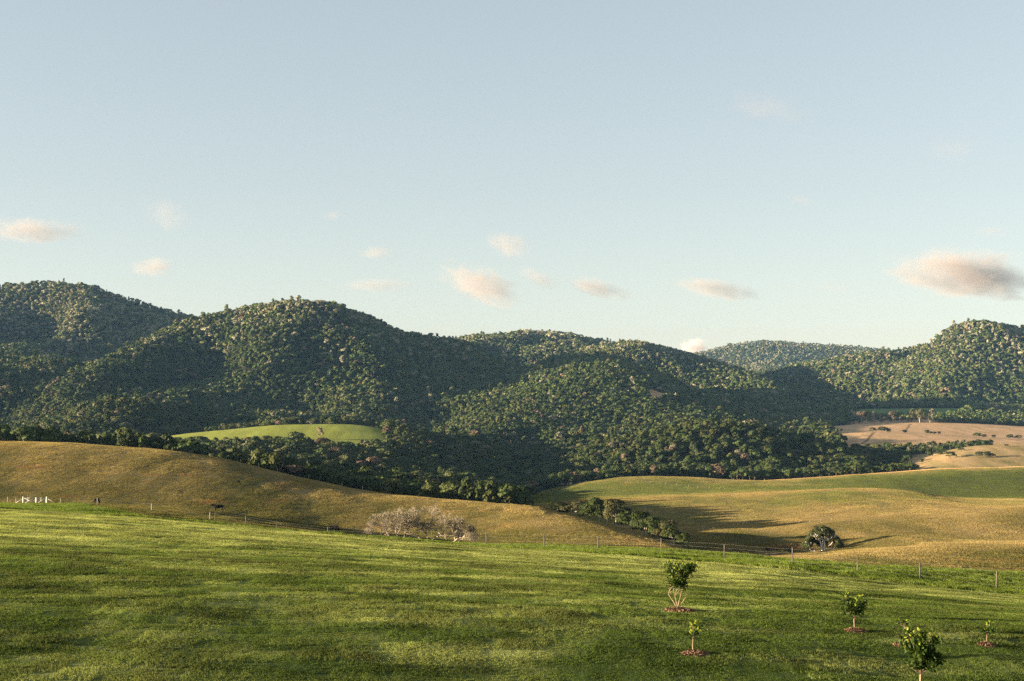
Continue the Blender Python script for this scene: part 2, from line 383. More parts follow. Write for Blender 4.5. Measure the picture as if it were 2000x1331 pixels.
class MB:
    def __init__(s): s.v = []; s.f = []
    def add(s, v, f):
        n = len(s.v); s.v += [tuple(p) for p in v]; s.f += [tuple(i + n for i in q) for q in f]
    def box(s, cx, cy, cz, sx, sy, sz, M=None):
        v = [Vector((cx + a * sx / 2, cy + b * sy / 2, cz + c * sz / 2)) for a in (-1, 1) for b in (-1, 1) for c in (-1, 1)]
        if M is not None: v = [M @ p for p in v]
        s.add(v, [(0, 1, 3, 2), (4, 6, 7, 5), (0, 4, 5, 1), (2, 3, 7, 6), (0, 2, 6, 4), (1, 5, 7, 3)])
    def tube(s, pts, rad, n=6, cap=True):
        pts = [Vector(p) for p in pts]
        rings = []
        for i, p in enumerate(pts):
            d = (pts[min(i + 1, len(pts) - 1)] - pts[max(i - 1, 0)]).normalized()
            a = d.orthogonal().normalized() if abs(d.z) < 0.9 else d.cross(Vector((0, 1, 0))).normalized()
            b = d.cross(a)
            r = rad[i] if hasattr(rad, '__len__') else rad
            rings.append([p + (a * math.cos(2 * math.pi * k / n) + b * math.sin(2 * math.pi * k / n)) * r for k in range(n)])
        v = [q for r_ in rings for q in r_]
        f = [(i * n + k, i * n + (k + 1) % n, (i + 1) * n + (k + 1) % n, (i + 1) * n + k) for i in range(len(pts) - 1) for k in range(n)]
        if cap: f += [tuple(range(n))[::-1], tuple((len(pts) - 1) * n + k for k in range(n))]
        s.add(v, f)
    def build(s, name, mat, parent=None, smooth=False):
        return link(name, new_mesh(name, s.v, s.f, [mat] if mat else None, smooth), parent)

# ------------------------------------------------------------------ materials
def mat_base(name):
    m = bpy.data.materials.new(name); m.use_nodes = True
    n = m.node_tree.nodes; n.clear()
    return m, n, m.node_tree.links
def ground_mat():
    m, n, l = mat_base('ground_cover')
    out = n.new('ShaderNodeOutputMaterial'); b = n.new('ShaderNodeBsdfPrincipled')
    b.inputs['Roughness'].default_value = 0.95; b.inputs['Specular IOR Level'].default_value = 0.05
    at_ = n.new('ShaderNodeAttribute'); at_.attribute_name = 'col'
    tc = n.new('ShaderNodeNewGeometry')
    mp = n.new('ShaderNodeMapping'); mp.inputs['Scale'].default_value = (1, 0.22, 1)
    l.new(tc.outputs['Position'], mp.inputs['Vector'])
    n1 = n.new('ShaderNodeTexNoise'); n1.inputs['Scale'].default_value = 1.3; n1.inputs['Detail'].default_value = 6; n1.inputs['Roughness'].default_value = 0.75
    l.new(mp.outputs[0], n1.inputs['Vector'])
    n2 = n.new('ShaderNodeTexNoise'); n2.inputs['Scale'].default_value = 0.13; n2.inputs['Detail'].default_value = 5; n2.inputs['Roughness'].default_value = 0.7
    l.new(mp.outputs[0], n2.inputs['Vector'])
    mr = n.new('ShaderNodeMapRange'); mr.inputs['From Min'].default_value = 0.3; mr.inputs['From Max'].default_value = 0.7
    mr.inputs['To Min'].default_value = 0.72; mr.inputs['To Max'].default_value = 1.22
    l.new(n1.outputs['Fac'], mr.inputs['Value'])
    mr2 = n.new('ShaderNodeMapRange'); mr2.inputs['From Min'].default_value = 0.3; mr2.inputs['From Max'].default_value = 0.7
    mr2.inputs['To Min'].default_value = 0.75; mr2.inputs['To Max'].default_value = 1.2
    l.new(n2.outputs['Fac'], mr2.inputs['Value'])
    mu = n.new('ShaderNodeMath'); mu.operation = 'MULTIPLY'
    l.new(mr.outputs[0], mu.inputs[0]); l.new(mr2.outputs[0], mu.inputs[1])
    vm = n.new('ShaderNodeVectorMath'); vm.operation = 'SCALE'
    l.new(at_.outputs['Color'], vm.inputs[0]); l.new(mu.outputs[0], vm.inputs['Scale'])
    l.new(vm.outputs[0], b.inputs['Base Color'])
    bu = n.new('ShaderNodeBump'); bu.inputs['Strength'].default_value = 0.6; bu.inputs['Distance'].default_value = 0.25
    l.new(n1.outputs['Fac'], bu.inputs['Height']); l.new(bu.outputs[0], b.inputs['Normal'])
    l.new(b.outputs[0], out.inputs['Surface'])
    return m
def leaf_mat(name, attr=None, colour=(0.06, 0.08, 0.02), translucent=0.3, inst=True, rough=0.6, vary=0.35):
    m, n, l = mat_base(name)
    out = n.new('ShaderNodeOutputMaterial')
    if attr:
        a = n.new('ShaderNodeAttribute'); a.attribute_name = attr
        a.attribute_type = 'INSTANCER' if inst else 'GEOMETRY'
        csock = a.outputs['Color']
    elif colour is None:
        a = n.new('ShaderNodeObjectInfo'); csock = a.outputs['Color']
    else:
        a = n.new('ShaderNodeRGB'); a.outputs[0].default_value = (*colour, 1); csock = a.outputs[0]
    g = n.new('ShaderNodeNewGeometry')
    mr = n.new('ShaderNodeMapRange'); mr.inputs['To Min'].default_value = 1 - vary; mr.inputs['To Max'].default_value = 1 + vary
    l.new(g.outputs['Random Per Island'], mr.inputs['Value'])
    vm = n.new('ShaderNodeVectorMath'); vm.operation = 'SCALE'
    l.new(csock, vm.inputs[0]); l.new(mr.outputs[0], vm.inputs['Scale'])
    b = n.new('ShaderNodeBsdfPrincipled'); b.inputs['Roughness'].default_value = rough
    b.inputs['Specular IOR Level'].default_value = 0.08
    l.new(vm.outputs[0], b.inputs['Base Color'])
    t = n.new('ShaderNodeBsdfTranslucent')
    v2 = n.new('ShaderNodeVectorMath'); v2.operation = 'MULTIPLY'; v2.inputs[1].default_value = (1.2, 1.25, 0.5)
    l.new(vm.outputs[0], v2.inputs[0]); l.new(v2.outputs[0], t.inputs['Color'])
    mx = n.new('ShaderNodeMixShader'); mx.inputs[0].default_value = translucent
    l.new(b.outputs[0], mx.inputs[1]); l.new(t.outputs[0], mx.inputs[2])
    l.new(mx.outputs[0], out.inputs['Surface'])
    return m
def bark_mat(name, c1, c2, scale=6):
    m, n, l = mat_base(name)
    out = n.new('ShaderNodeOutputMaterial'); b = n.new('ShaderNodeBsdfPrincipled'); b.inputs['Roughness'].default_value = 0.85
    b.inputs['Specular IOR Level'].default_value = 0.2
    tc = n.new('ShaderNodeNewGeometry'); mp = n.new('ShaderNodeMapping'); mp.inputs['Scale'].default_value = (1, 1, 0.25)
    l.new(tc.outputs['Position'], mp.inputs['Vector'])
    t = n.new('ShaderNodeTexNoise'); t.inputs['Scale'].default_value = scale; t.inputs['Detail'].default_value = 5
    l.new(mp.outputs[0], t.inputs['Vector'])
    r = n.new('ShaderNodeValToRGB'); r.color_ramp.elements[0].position = 0.35; r.color_ramp.elements[1].position = 0.65
    r.color_ramp.elements[0].color = (*c1, 1); r.color_ramp.elements[1].color = (*c2, 1)
    l.new(t.outputs['Fac'], r.inputs['Fac']); l.new(r.outputs[0], b.inputs['Base Color'])
    bu = n.new('ShaderNodeBump'); bu.inputs['Strength'].default_value = 0.4; bu.inputs['Distance'].default_value = 0.02
    l.new(t.outputs['Fac'], bu.inputs['Height']); l.new(bu.outputs[0], b.inputs['Normal'])
    l.new(b.outputs[0], out.inputs['Surface'])
    return m
M_GROUND = ground_mat()
M_FOREST = leaf_mat('forest_foliage', attr='tint', translucent=0.12, vary=0.2)
M_CROWN = leaf_mat('tree_foliage', colour=None, translucent=0.12)
M_BARK = bark_mat('grey_brown_bark', (0.10, 0.075, 0.05), (0.24, 0.19, 0.14))
M_PALEBARK = bark_mat('pale_bark', (0.40, 0.33, 0.26), (0.68, 0.60, 0.50))

# ------------------------------------------------------------------ the ground sheets
def ground():
    u = np.concatenate([np.linspace(-1.6, -0.44, 50)[:-1], np.linspace(-0.44, 0.44, 720), np.linspace(0.44, 1.6, 50)[1:]])
    Y = np.concatenate([np.linspace(-40, 30, 24)[:-1], np.arange(30, 124, 0.4), np.arange(124, 200, 1.0), 200 * np.exp(np.arange(0, math.log(9000 / 200), 0.0072))])
    U, YY = np.meshgrid(u, Y, indexing='ij')
    XX = U * (YY + 42)
    Z = ground_z(XX.ravel(), YY.ravel())
    V = np.stack([XX.ravel(), YY.ravel(), Z], 1)
    px = to_px(XX.ravel(), YY.ravel())
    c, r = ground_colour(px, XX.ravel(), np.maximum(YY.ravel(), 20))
    nu, ny = U.shape
    i = np.arange(nu * ny).reshape(nu, ny)
    F = np.stack([i[:-1, :-1], i[1:, :-1], i[1:, 1:], i[:-1, 1:]], -1).reshape(-1, 4)
    fx = px[F].mean(1); fy = YY.ravel()[F].mean(1)
    lawn = interp_line(4, fx) + 2; vb = np.where(fx < 740, interp_line(6, fx) + 10, interp_line(6, fx) + 4); crest = interp_line(9, fx) + 8
    hill = lut(HT, fx, fy) > 0.5
    cls = np.where(fy < lawn, 0, np.where(fy < vb, 1, np.where(fy < crest, 2, np.where(fy < interp_line(14, fx) + 12, 3, 4))))
    cls = np.where((fx < 1000) & (cls == 3), 4, cls)
    cls = np.where(hill & (fy > 1300), 5, cls)
    names = ['lawn', 'grass_verge', 'pasture_hill', 'rolling_pasture', 'valley_land', 'mountain_slopes']
    for k, nm in enumerate(names):
        f = F[cls == k]
        ids, inv = np.unique(f.ravel(), return_inverse=True)
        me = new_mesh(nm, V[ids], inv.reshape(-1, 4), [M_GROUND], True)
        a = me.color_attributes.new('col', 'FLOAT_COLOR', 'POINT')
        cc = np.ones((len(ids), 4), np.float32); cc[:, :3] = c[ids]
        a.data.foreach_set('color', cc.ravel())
        tag(link(nm, me), kind='structure')
ground()

# ------------------------------------------------------------------ foliage prototypes
def leaf_cards(centres, normals, size, rng, aspect=1.0, jitter=0.5):
    N = len(centres)
    nrm = normals + rng.normal(0, jitter, (N, 3)); nrm /= np.linalg.norm(nrm, axis=1)[:, None]
    t = rng.normal(0, 1, (N, 3)); t -= (t * nrm).sum(1)[:, None] * nrm; t /= np.linalg.norm(t, axis=1)[:, None]
    b = np.cross(nrm, t)
    s = size * rng.uniform(0.55, 1.35, (N, 1))
    co = []
    for (p, q) in ((-1, -1), (1, -1), (1, 1), (-1, 1)):
        co.append(centres + t * s * 0.5 * p * rng.uniform(0.55, 1.2, (N, 1)) + b * s * 0.5 * aspect * q * rng.uniform(0.55, 1.2, (N, 1)) + nrm * s * rng.uniform(-.2, .2, (N, 1)))
    V = np.stack(co, 1).reshape(-1, 3)
    F = np.arange(N * 4).reshape(N, 4)
    return V, F
def crown(seed, w, h, z0, nl, nleaf, size, kind='round'):
    """a crown of several lobes hung with leaf clumps; w wide, from z0 to h"""
    rng = np.random.default_rng(seed)
    C = []; Rr = []
    for k in range(nl):
        if kind == 'round':
            a = rng.uniform(0, 2 * math.pi); t = rng.uniform(0, 1) ** 0.6
            zz = rng.uniform(0.15, 1); rr = w / 2 * 0.62 * t * math.sqrt(max(0.12, 1 - (zz - 0.35) ** 2 * 1.7))
            C.append((rr * math.cos(a), rr * math.sin(a), z0 + (h - z0) * (0.12 + 0.72 * zz))); Rr.append(w * rng.uniform(0.15, 0.27))
        elif kind == 'dome':
            a = rng.uniform(0, 2 * math.pi); t = rng.uniform(0, 1) ** 0.5
            rr = w / 2 * 0.75 * t
            C.append((rr * math.cos(a), rr * math.sin(a), h - w * 0.18 - (h - z0) * 0.5 * t * t * rng.uniform(0.4, 1.2))); Rr.append(w * rng.uniform(0.13, 0.2))
        elif kind == 'tall':
            zz = (k + 0.5) / nl; a = k * 2.4; rr = w / 2 * (1 - zz) * 0.6 + 0.1 * w
            C.append((rr * math.cos(a), rr * math.sin(a), z0 + (h - z0) * zz * 0.92)); Rr.append(w * (0.34 - 0.16 * zz))
        else:   # layered pine
            zz = (k + 0.5) / nl; a = k * 2.4; rr = w / 2 * (0.35 + 0.65 * math.sin(math.pi * min(1, zz * 0.9 + 0.25))) * rng.uniform(0.3, 0.8)
            C.append((rr * math.cos(a), rr * math.sin(a), z0 + (h - z0) * zz * 0.95)); Rr.append(w * rng.uniform(0.14, 0.22))
    C = np.array(C); Rr = np.array(Rr)
    wgt = Rr ** 2 / (Rr ** 2).sum()
    k = rng.choice(nl, nleaf, p=wgt)
    d = rng.normal(0, 1, (nleaf, 3)); d /= np.linalg.norm(d, axis=1)[:, None]
    d[:, 2] = np.where(d[:, 2] < -0.35, -d[:, 2], d[:, 2])
    rad = Rr[k] * rng.uniform(0.78, 1.08, nleaf)
    P = C[k] + d * rad[:, None] * np.array([1, 1, 0.8])
    # drop the ones deep inside another lobe
    dist = np.linalg.norm((P[:, None, :] - C[None]) / np.array([1, 1, 0.8]), axis=2) / Rr[None]
    keep = (dist.min(1) > 0.7)
    return leaf_cards(P[keep], d[keep], size, rng, 1.0, 0.32)
def trunk_geo(seed, h, r, z0=0.0, nb=4, spread=1.5, n=5):
    rng = random.Random(seed)
    mb = MB()
    lean = (rng.uniform(-.3, .3), rng.uniform(-.3, .3))
    mb.tube([(0, 0, -0.4), (lean[0] * .4, lean[1] * .4, h * .45), (lean[0], lean[1], h)], [r, r * .75, r * .35], n)
    for k in range(nb):
        a = rng.uniform(0, 6.28); z = h * rng.uniform(.35, .7); L = spread * rng.uniform(.6, 1.1)
        mb.tube([(lean[0] * .5, lean[1] * .5, z), (math.cos(a) * L * .5, math.sin(a) * L * .5, z + L * .5), (math.cos(a) * L, math.sin(a) * L, z + L * 1.1)], [r * .45, r * .3, r * .1], n)
    return np.array(mb.v), mb.f

def scatter_object(name, protos, pts, mats, label, attrs):
    """ONE object: prototype pieces carry proto = 1.., loose points carry proto = 0 and pick a piece by 'pick'"""
    V = []; F = []; pr = []; n = 0; mi = []
    for k, pieces in enumerate(protos):
        for (v, f, m) in pieces:
            v = np.asarray(v, float); V.append(v); pr.append(np.full(len(v), k + 1))
            F += [tuple(int(i) + n for i in q) for q in f]; mi += [m] * len(f); n += len(v)
    V.append(pts['co']); pr.append(np.zeros(len(pts['co']))); 
    me = new_mesh(name, np.concatenate(V), F, mats)
    me.polygons.foreach_set('material_index', np.array(mi, np.int32))
    npz = n
    def put(nm, typ, arr, key, width):
        a = me.attributes.new(nm, typ, 'POINT')
        full = np.zeros((n + len(pts['co']), width), np.float32 if typ != 'INT' else np.int32)
        full[n:] = np.asarray(arr).reshape(len(pts['co']), width)
        a.data.foreach_set(key, full.ravel())
    a = me.attributes.new('proto', 'INT', 'POINT'); a.data.foreach_set('value', np.concatenate(pr).astype(np.int32))
    put('pick', 'INT', pts['pick'], 'value', 1)
    put('size', 'FLOAT_VECTOR', pts['size'], 'vector', 3)
    put('turn', 'FLOAT_VECTOR', pts['turn'], 'vector', 3)
    if 'tint' in pts: put('tint', 'FLOAT_COLOR', np.concatenate([pts['tint'], np.ones((len(pts['co']), 1))], 1), 'color', 4)
    o = link(name, me)
    ng = bpy.data.node_groups.new(name + '_nodes', 'GeometryNodeTree')
    ng.interface.new_socket('Geometry', in_out='INPUT', socket_type='NodeSocketGeometry')
    ng.interface.new_socket('Geometry', in_out='OUTPUT', socket_type='NodeSocketGeometry')
    N, L = ng.nodes, ng.links
    gi = N.new('NodeGroupInput'); go = N.new('NodeGroupOutput'); J = N.new('GeometryNodeJoinGeometry')
    def attr(nm, typ):
        a = N.new('GeometryNodeInputNamedAttribute'); a.data_type = typ; a.inputs['Name'].default_value = nm
        return [s for s in a.outputs if s.enabled and s.name == 'Attribute'][0]
    def eq(sock, k):
        c = N.new('FunctionNodeCompare'); c.data_type = 'INT'; c.operation = 'EQUAL'
        L.new(sock, [s for s in c.inputs if s.enabled][0]); [s for s in c.inputs if s.enabled][1].default_value = k
        return c.outputs['Result']
    def sep(k):
        s = N.new('GeometryNodeSeparateGeometry'); s.domain = 'POINT'
        L.new(gi.outputs[0], s.inputs['Geometry']); L.new(eq(attr('proto', 'INT'), k), s.inputs['Selection'])
        return s.outputs['Selection']
    P = sep(0)
    for k in range(len(protos)):
        io = N.new('GeometryNodeInstanceOnPoints')
        L.new(P, io.inputs['Points']); L.new(sep(k + 1), io.inputs['Instance'])
        L.new(eq(attr('pick', 'INT'), k), io.inputs['Selection'])
        L.new(attr('size', 'FLOAT_VECTOR'), io.inputs['Scale'])
        er = N.new('FunctionNodeEulerToRotation'); L.new(attr('turn', 'FLOAT_VECTOR'), er.inputs[0])
        L.new(er.outputs[0], io.inputs['Rotation'])
        L.new(io.outputs[0], J.inputs[0])
    L.new(J.outputs[0], go.inputs[0])
    md = o.modifiers.new('scatter', 'NODES'); md.node_group = ng
    return tag(o, label[0], label[1], kind='stuff')

# near prototypes (used for the woods in the valley): width and height about 1 each, scaled per tree
def unit_tree(seed, kind, w=1.0, z0=0.12, nl=9, nleaf=700, size=0.085, trunk=True):
    pieces = []
    v, f = crown(seed, w, 1.0, z0, nl, nleaf, size, kind)
    pieces.append((v, f, 0))
    if trunk:
        tv, tf = trunk_geo(seed, 0.62, 0.022, nb=3, spread=0.2)
        tv = np.array(tv); tv[:, 2] = np.maximum(tv[:, 2], -0.06)
        pieces.append((tv, tf, 1))
    return pieces
NEARP = [unit_tree(101, 'round', 1.0), unit_tree(102, 'round', 0.85, nl=7), unit_tree(103, 'dome', 1.15, nl=10), unit_tree(104, 'tall', 0.6, 0.06, 8), unit_tree(105, 'round', 1.1, nl=12)]
FARP = [unit_tree(201, 'round', 1.0, nl=6, nleaf=170, size=0.17, trunk=False), unit_tree(202, 'round', 0.8, nl=5, nleaf=150, size=0.17, trunk=False),
        unit_tree(203, 'dome', 1.15, nl=7, nleaf=170, size=0.17, trunk=False), unit_tree(204, 'tall', 0.55, 0.05, 7, 150, 0.15, False),
        unit_tree(205, 'pine', 0.5, 0.35, 7, 130, 0.13, True)]

def forest_points():
    out = []
    bands = [(420, 900, 5.6), (900, 1400, 6.2), (1400, 2400, 6.4), (2400, 3600, 7.8), (3600, 5700, 12.0)]
    for (y0, y1, s) in bands:
        ys = np.arange(y0, y1, s); m = 0.43 * y1 + 20
        xs = np.arange(-m, m, s)
        X, Y = np.meshgrid(xs, ys)
        X = X.ravel() + RNG.uniform(-.5, .5, X.size) * s * 1.1; Y = Y.ravel() + RNG.uniform(-.5, .5, Y.size) * s * 1.1
        k = np.abs(X) < 0.43 * Y + 15
        out.append(np.stack([X[k], Y[k], np.full(k.sum(), s)], 1))
    P = np.concatenate(out)
    X, Y, S = P.T
    px = to_px(X, Y)
    z = ground_z(X, Y)
    r = regions(px, X, Y)
    keep = RNG.uniform(0, 1, len(X)) < r['forest']
    # ground nobody can see over the hills in front is left bare
    vis = (z + 16) / Y >= lut(ELMAX, px, Y * 0.985) - 0.001
    keep &= vis
    X, Y, z, S, px = X[keep], Y[keep], z[keep], S[keep], px[keep]
    return X, Y, z, S, px
FX, FY, FZ, FS, FPXX = forest_points()
print('forest points', len(FX))
def tree_attrs(X, Y, S, px, rng):
    N = len(X)
    n = fbm(X / 35, Y / 60, 3, 120); n2 = fbm(X / 200, Y / 200, 2, 121)
    h = (6.6 + 1.8 * n + rng.normal(0, 1.4, N)) + sstep(900, 2200, Y) * (0.8 + rng.normal(0, 1.3, N))
    h = np.where((px > 1700) & (Y < 1300), h * 0.75, h)
    h = np.where((px > 480) & (px < 760) & (Y > 820) & (Y < 1000), h * 1.25, h)
    h = np.clip(h, 2.6, 16)
    wd = h * rng.uniform(0.65, 1.4, N) * np.where(rng.uniform(0, 1, N) < 0.14, 1.6, 1.0)
    wd = np.minimum(wd, S * 2.5)
    base = np.array([0.040, 0.056, 0.016])
    t = np.tile(base, (N, 1)) * (1 + 0.32 * rng.uniform(-1, 1, N))[:, None]
    olive = np.clip(rng.uniform(-0.8, 1, N) + 0.6 * n2, 0, 1)[:, None]
    t = t * (1 - olive) + np.array([0.085, 0.088, 0.030]) * olive
    br = (rng.uniform(0, 1, N) < 0.012 + 0.05 * (n > 0.2))[:, None]
    t = np.where(br, np.array([0.115, 0.083, 0.055]) * rng.uniform(0.7, 1.2, (N, 1)), t)
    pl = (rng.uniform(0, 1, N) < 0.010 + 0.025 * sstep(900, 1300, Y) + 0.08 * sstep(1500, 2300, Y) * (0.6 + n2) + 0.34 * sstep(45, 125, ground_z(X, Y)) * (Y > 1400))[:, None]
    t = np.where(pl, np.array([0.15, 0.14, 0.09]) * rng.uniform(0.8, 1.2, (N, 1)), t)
    t = t * (1 + 0.65 * sstep(1250, 2200, Y))[:, None]  # far crowns lightened in tint to stand in for sunlit slopes
    return h, wd, t
FH, FW, FT = tree_attrs(FX, FY, FS, FPXX, RNG)
# the 300 trees that show largest are things of their own; the rest is one mass
show = FH / FY
order = np.argsort(-show * (0.2 + 0.8 * (np.abs(FPXX - 1000) < 1020)) * ((FZ + FH) / FY > lut(ELMAX, FPXX, FY * 0.97) + 0.0012))
NEAR_IDX = set(order[:240].tolist())
mask_stuff = np.ones(len(FX), bool); mask_stuff[list(NEAR_IDX)] = False
def make_forest():
    k = mask_stuff
    X, Y, z, h, w, t = FX[k], FY[k], FZ[k], FH[k].copy(), FW[k].copy(), FT[k]
    N = len(X); near = Y < 1250
    pick = np.where(near, RNG.choice(5, N, p=[.3, .24, .2, .08, .18]), 5 + RNG.choice(5, N, p=[.38, .28, .28, .02, .04]))
    em = pick == 9
    h = np.where(em, h * 1.25 + 2, h); w = np.where(em, w * 1.4, w)
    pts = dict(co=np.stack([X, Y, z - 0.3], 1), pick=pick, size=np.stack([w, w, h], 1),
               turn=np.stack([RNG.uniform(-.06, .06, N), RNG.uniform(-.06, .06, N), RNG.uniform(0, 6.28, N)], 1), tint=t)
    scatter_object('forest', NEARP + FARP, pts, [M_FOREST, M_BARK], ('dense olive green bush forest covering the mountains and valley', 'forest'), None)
make_forest()


# the grass-free meshes above carry the colour; the grass itself is laid out in patches of real blades
def blades(seed, n, side, hmin, hmax, wid, lean, clump=0.0, up=0.0):
    rng = np.random.default_rng(seed)
    x = rng.uniform(-side / 2, side / 2, n); y = rng.uniform(-side / 2, side / 2, n)
    if clump:
        k = max(3, int(n * clump)); cx = rng.uniform(-side / 2, side / 2, k); cy = rng.uniform(-side / 2, side / 2, k)
        j = rng.integers(0, k, n); x = cx[j] + rng.normal(0, wid * 2.2, n); y = cy[j] + rng.normal(0, wid * 2.2, n)
    h = rng.uniform(hmin, hmax, n) * rng.uniform(0.7, 1.1, n)
    a = rng.uniform(0, 6.283, n); w = wid * rng.uniform(0.6, 1.3, n)
    la = rng.uniform(0, 6.283, n); ll = h * lean * rng.uniform(0.2, 1.2, n)
    dx, dy = np.cos(a) * w / 2, np.sin(a) * w / 2
    zz = np.full(n, -0.02)
    v = np.stack([np.stack([x - dx, y - dy, zz], 1), np.stack([x + dx, y + dy, zz], 1),
                  np.stack([x + dx * .6 + np.cos(la) * ll * .45, y + dy * .6 + np.sin(la) * ll * .45, h * .6], 1),
                  np.stack([x + np.cos(la) * ll, y + np.sin(la) * ll, h], 1)], 1).reshape(-1, 3)
    return v, np.arange(n * 4).reshape(n, 4)
M_GRASS = leaf_mat('grass_blades', attr='tint', translucent=0.30, rough=0.6, vary=0.35)

def grid_points(y0, y1, s, marg=1.05, half=0.425):
    ys = np.arange(y0, y1, s * marg); m = half * y1 + 3
    X, Y = np.meshgrid(np.arange(-m, m, s * marg), ys)
    X = X.ravel() + RNG.uniform(-.5, .5, X.size) * s * .8; Y = Y.ravel() + RNG.uniform(-.5, .5, Y.size) * s * .8
    k = np.abs(X) < half * Y + 3
    return X[k], Y[k]
def grass_points(X, Y, hscale, npick, off=0, bright=1.15, var=0.18):
    px = to_px(X, Y); z = ground_z(X, Y)
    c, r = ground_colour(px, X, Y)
    N = len(X)
    zx = ground_z(X + 1.0, Y); zy = ground_z(X, Y + 1.0)
    c = c * bright * (1 + var * RNG.normal(0, 1, N))[:, None].clip(0.4, 1.8)
    return dict(co=np.stack([X, Y, z], 1), pick=off + RNG.integers(0, npick, N), size=np.stack([np.ones(N), np.ones(N), hscale], 1),
                turn=np.stack([np.arctan(zy - z), -np.arctan(zx - z), RNG.uniform(0, 6.28, N) * 0], 1), tint=np.clip(c, 0.003, 0.9)), px, r

def lawn_grass():
    X, Y = grid_points(26, 125, 0.72)
    px = to_px(X, Y); k = Y < interp_line(4, px) + 2.5
    X, Y = X[k], Y[k]
    hs = 0.9 + 0.75 * fbm(X / 5, Y / 3, 3, 200) + 0.85 * fbm(X / 1.5, Y / 1.8, 2, 201)
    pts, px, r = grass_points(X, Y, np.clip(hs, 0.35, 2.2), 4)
    dark = np.clip(hs - 0.9, -0.4, 0.8)
    pts['tint'] *= (1 - 0.60 * dark)[:, None]
    pr = [[(*blades(300 + k, 1100, 0.95, 0.025, 0.065, 0.010, 0.5, 0.14), 0)] for k in range(4)]
    scatter_object('lawn_grass', pr, pts, [M_GRASS], ('short mown green grass covering the sloping lawn', 'grass'), None)
def verge_grass():
    X, Y = grid_points(86, 262, 1.1)
    px = to_px(X, Y)
    vb = np.where(px < 740, interp_line(6, px) + 8 + (px < 170) * 45, interp_line(6, px) + 3)
    k = (Y > interp_line(4, px) + 1.5) & (Y < vb)
    X, Y = X[k], Y[k]
    hs = np.clip(0.9 + 0.9 * fbm(X / 3, Y / 3, 3, 210), 0.4, 2.0)
    pts, px, r = grass_points(X, Y, hs, 3, bright=1.2)
    pr = [[(*blades(320 + k, 420, 1.5, 0.08, 0.24, 0.022, 0.7, 0.10), 0)] for k in range(3)]
    scatter_object('verge_grass', pr, pts, [M_GRASS], ('longer bright green grass in the strip along the fence', 'grass'), None)
def pasture_grass():
    X, Y = grid_points(112, 980, 3.0)
    px = to_px(X, Y)
    vb = np.where(px < 740, interp_line(6, px) + 6 + (px < 170) * 45, interp_line(6, px) + 3)
    k = (Y > vb) & ((Y < interp_line(9, px) + 14) | (px > 1000)) 
    X, Y, px = X[k], Y[k], px[k]
    r = regions(px, X, Y); k = (r['forest'] < 0.5) & ((Y < r['A'] + 16))
    vis = (ground_z(X, Y) + 1.0) / Y >= lut(ELMAX, px, Y * 0.985) - 0.002
    k &= vis
    X, Y = X[k], Y[k]
    near = 1 - sstep(300, 600, Y)
    hs = np.clip(0.75 + 1.0 * fbm(X / 5, Y / 22, 3, 220), 0.25, 2.0) * (0.75 + 0.25 * near)
    pts, px, r = grass_points(X, Y, hs, 4, bright=1.08, var=0.13)
    pr = [[(*blades(340 + k, 620, 4.2, 0.05, 0.26, 0.085, 0.8, 0.18), 0)] for k in range(4)]
    scatter_object('pasture_grass', pr, pts, [M_GRASS], ('dry tan and olive tussock grass covering the pastures', 'grass'), None)
lawn_grass(); verge_grass(); pasture_grass()


# ------------------------------------------------------------------ single trees
def tree_proto(k, pieces):
    me_c = new_mesh('crown', pieces[0][0], pieces[0][1], [M_CROWN])
    me_t = new_mesh('trunk', pieces[1][0], pieces[1][1], [M_BARK], True)
    return me_c, me_t
TP = [tree_proto(k, p) for k, p in enumerate(NEARP)]
FINE = [unit_tree(401, 'round', 1.0, 0.16, 12, 2200, 0.05), unit_tree(402, 'round', 0.95, 0.14, 10, 2000, 0.05), unit_tree(403, 'dome', 1.1, 0.2, 13, 2200, 0.05), unit_tree(404, 'tall', 0.62, 0.10, 10, 1700, 0.045)]
TF = [tree_proto(k, p) for k, p in enumerate(FINE)]
TPALE = []
for (c_, t_) in TF:
    t2 = t_.copy(); t2.materials.clear(); t2.materials.append(M_PALEBARK); TPALE.append((c_, t2))

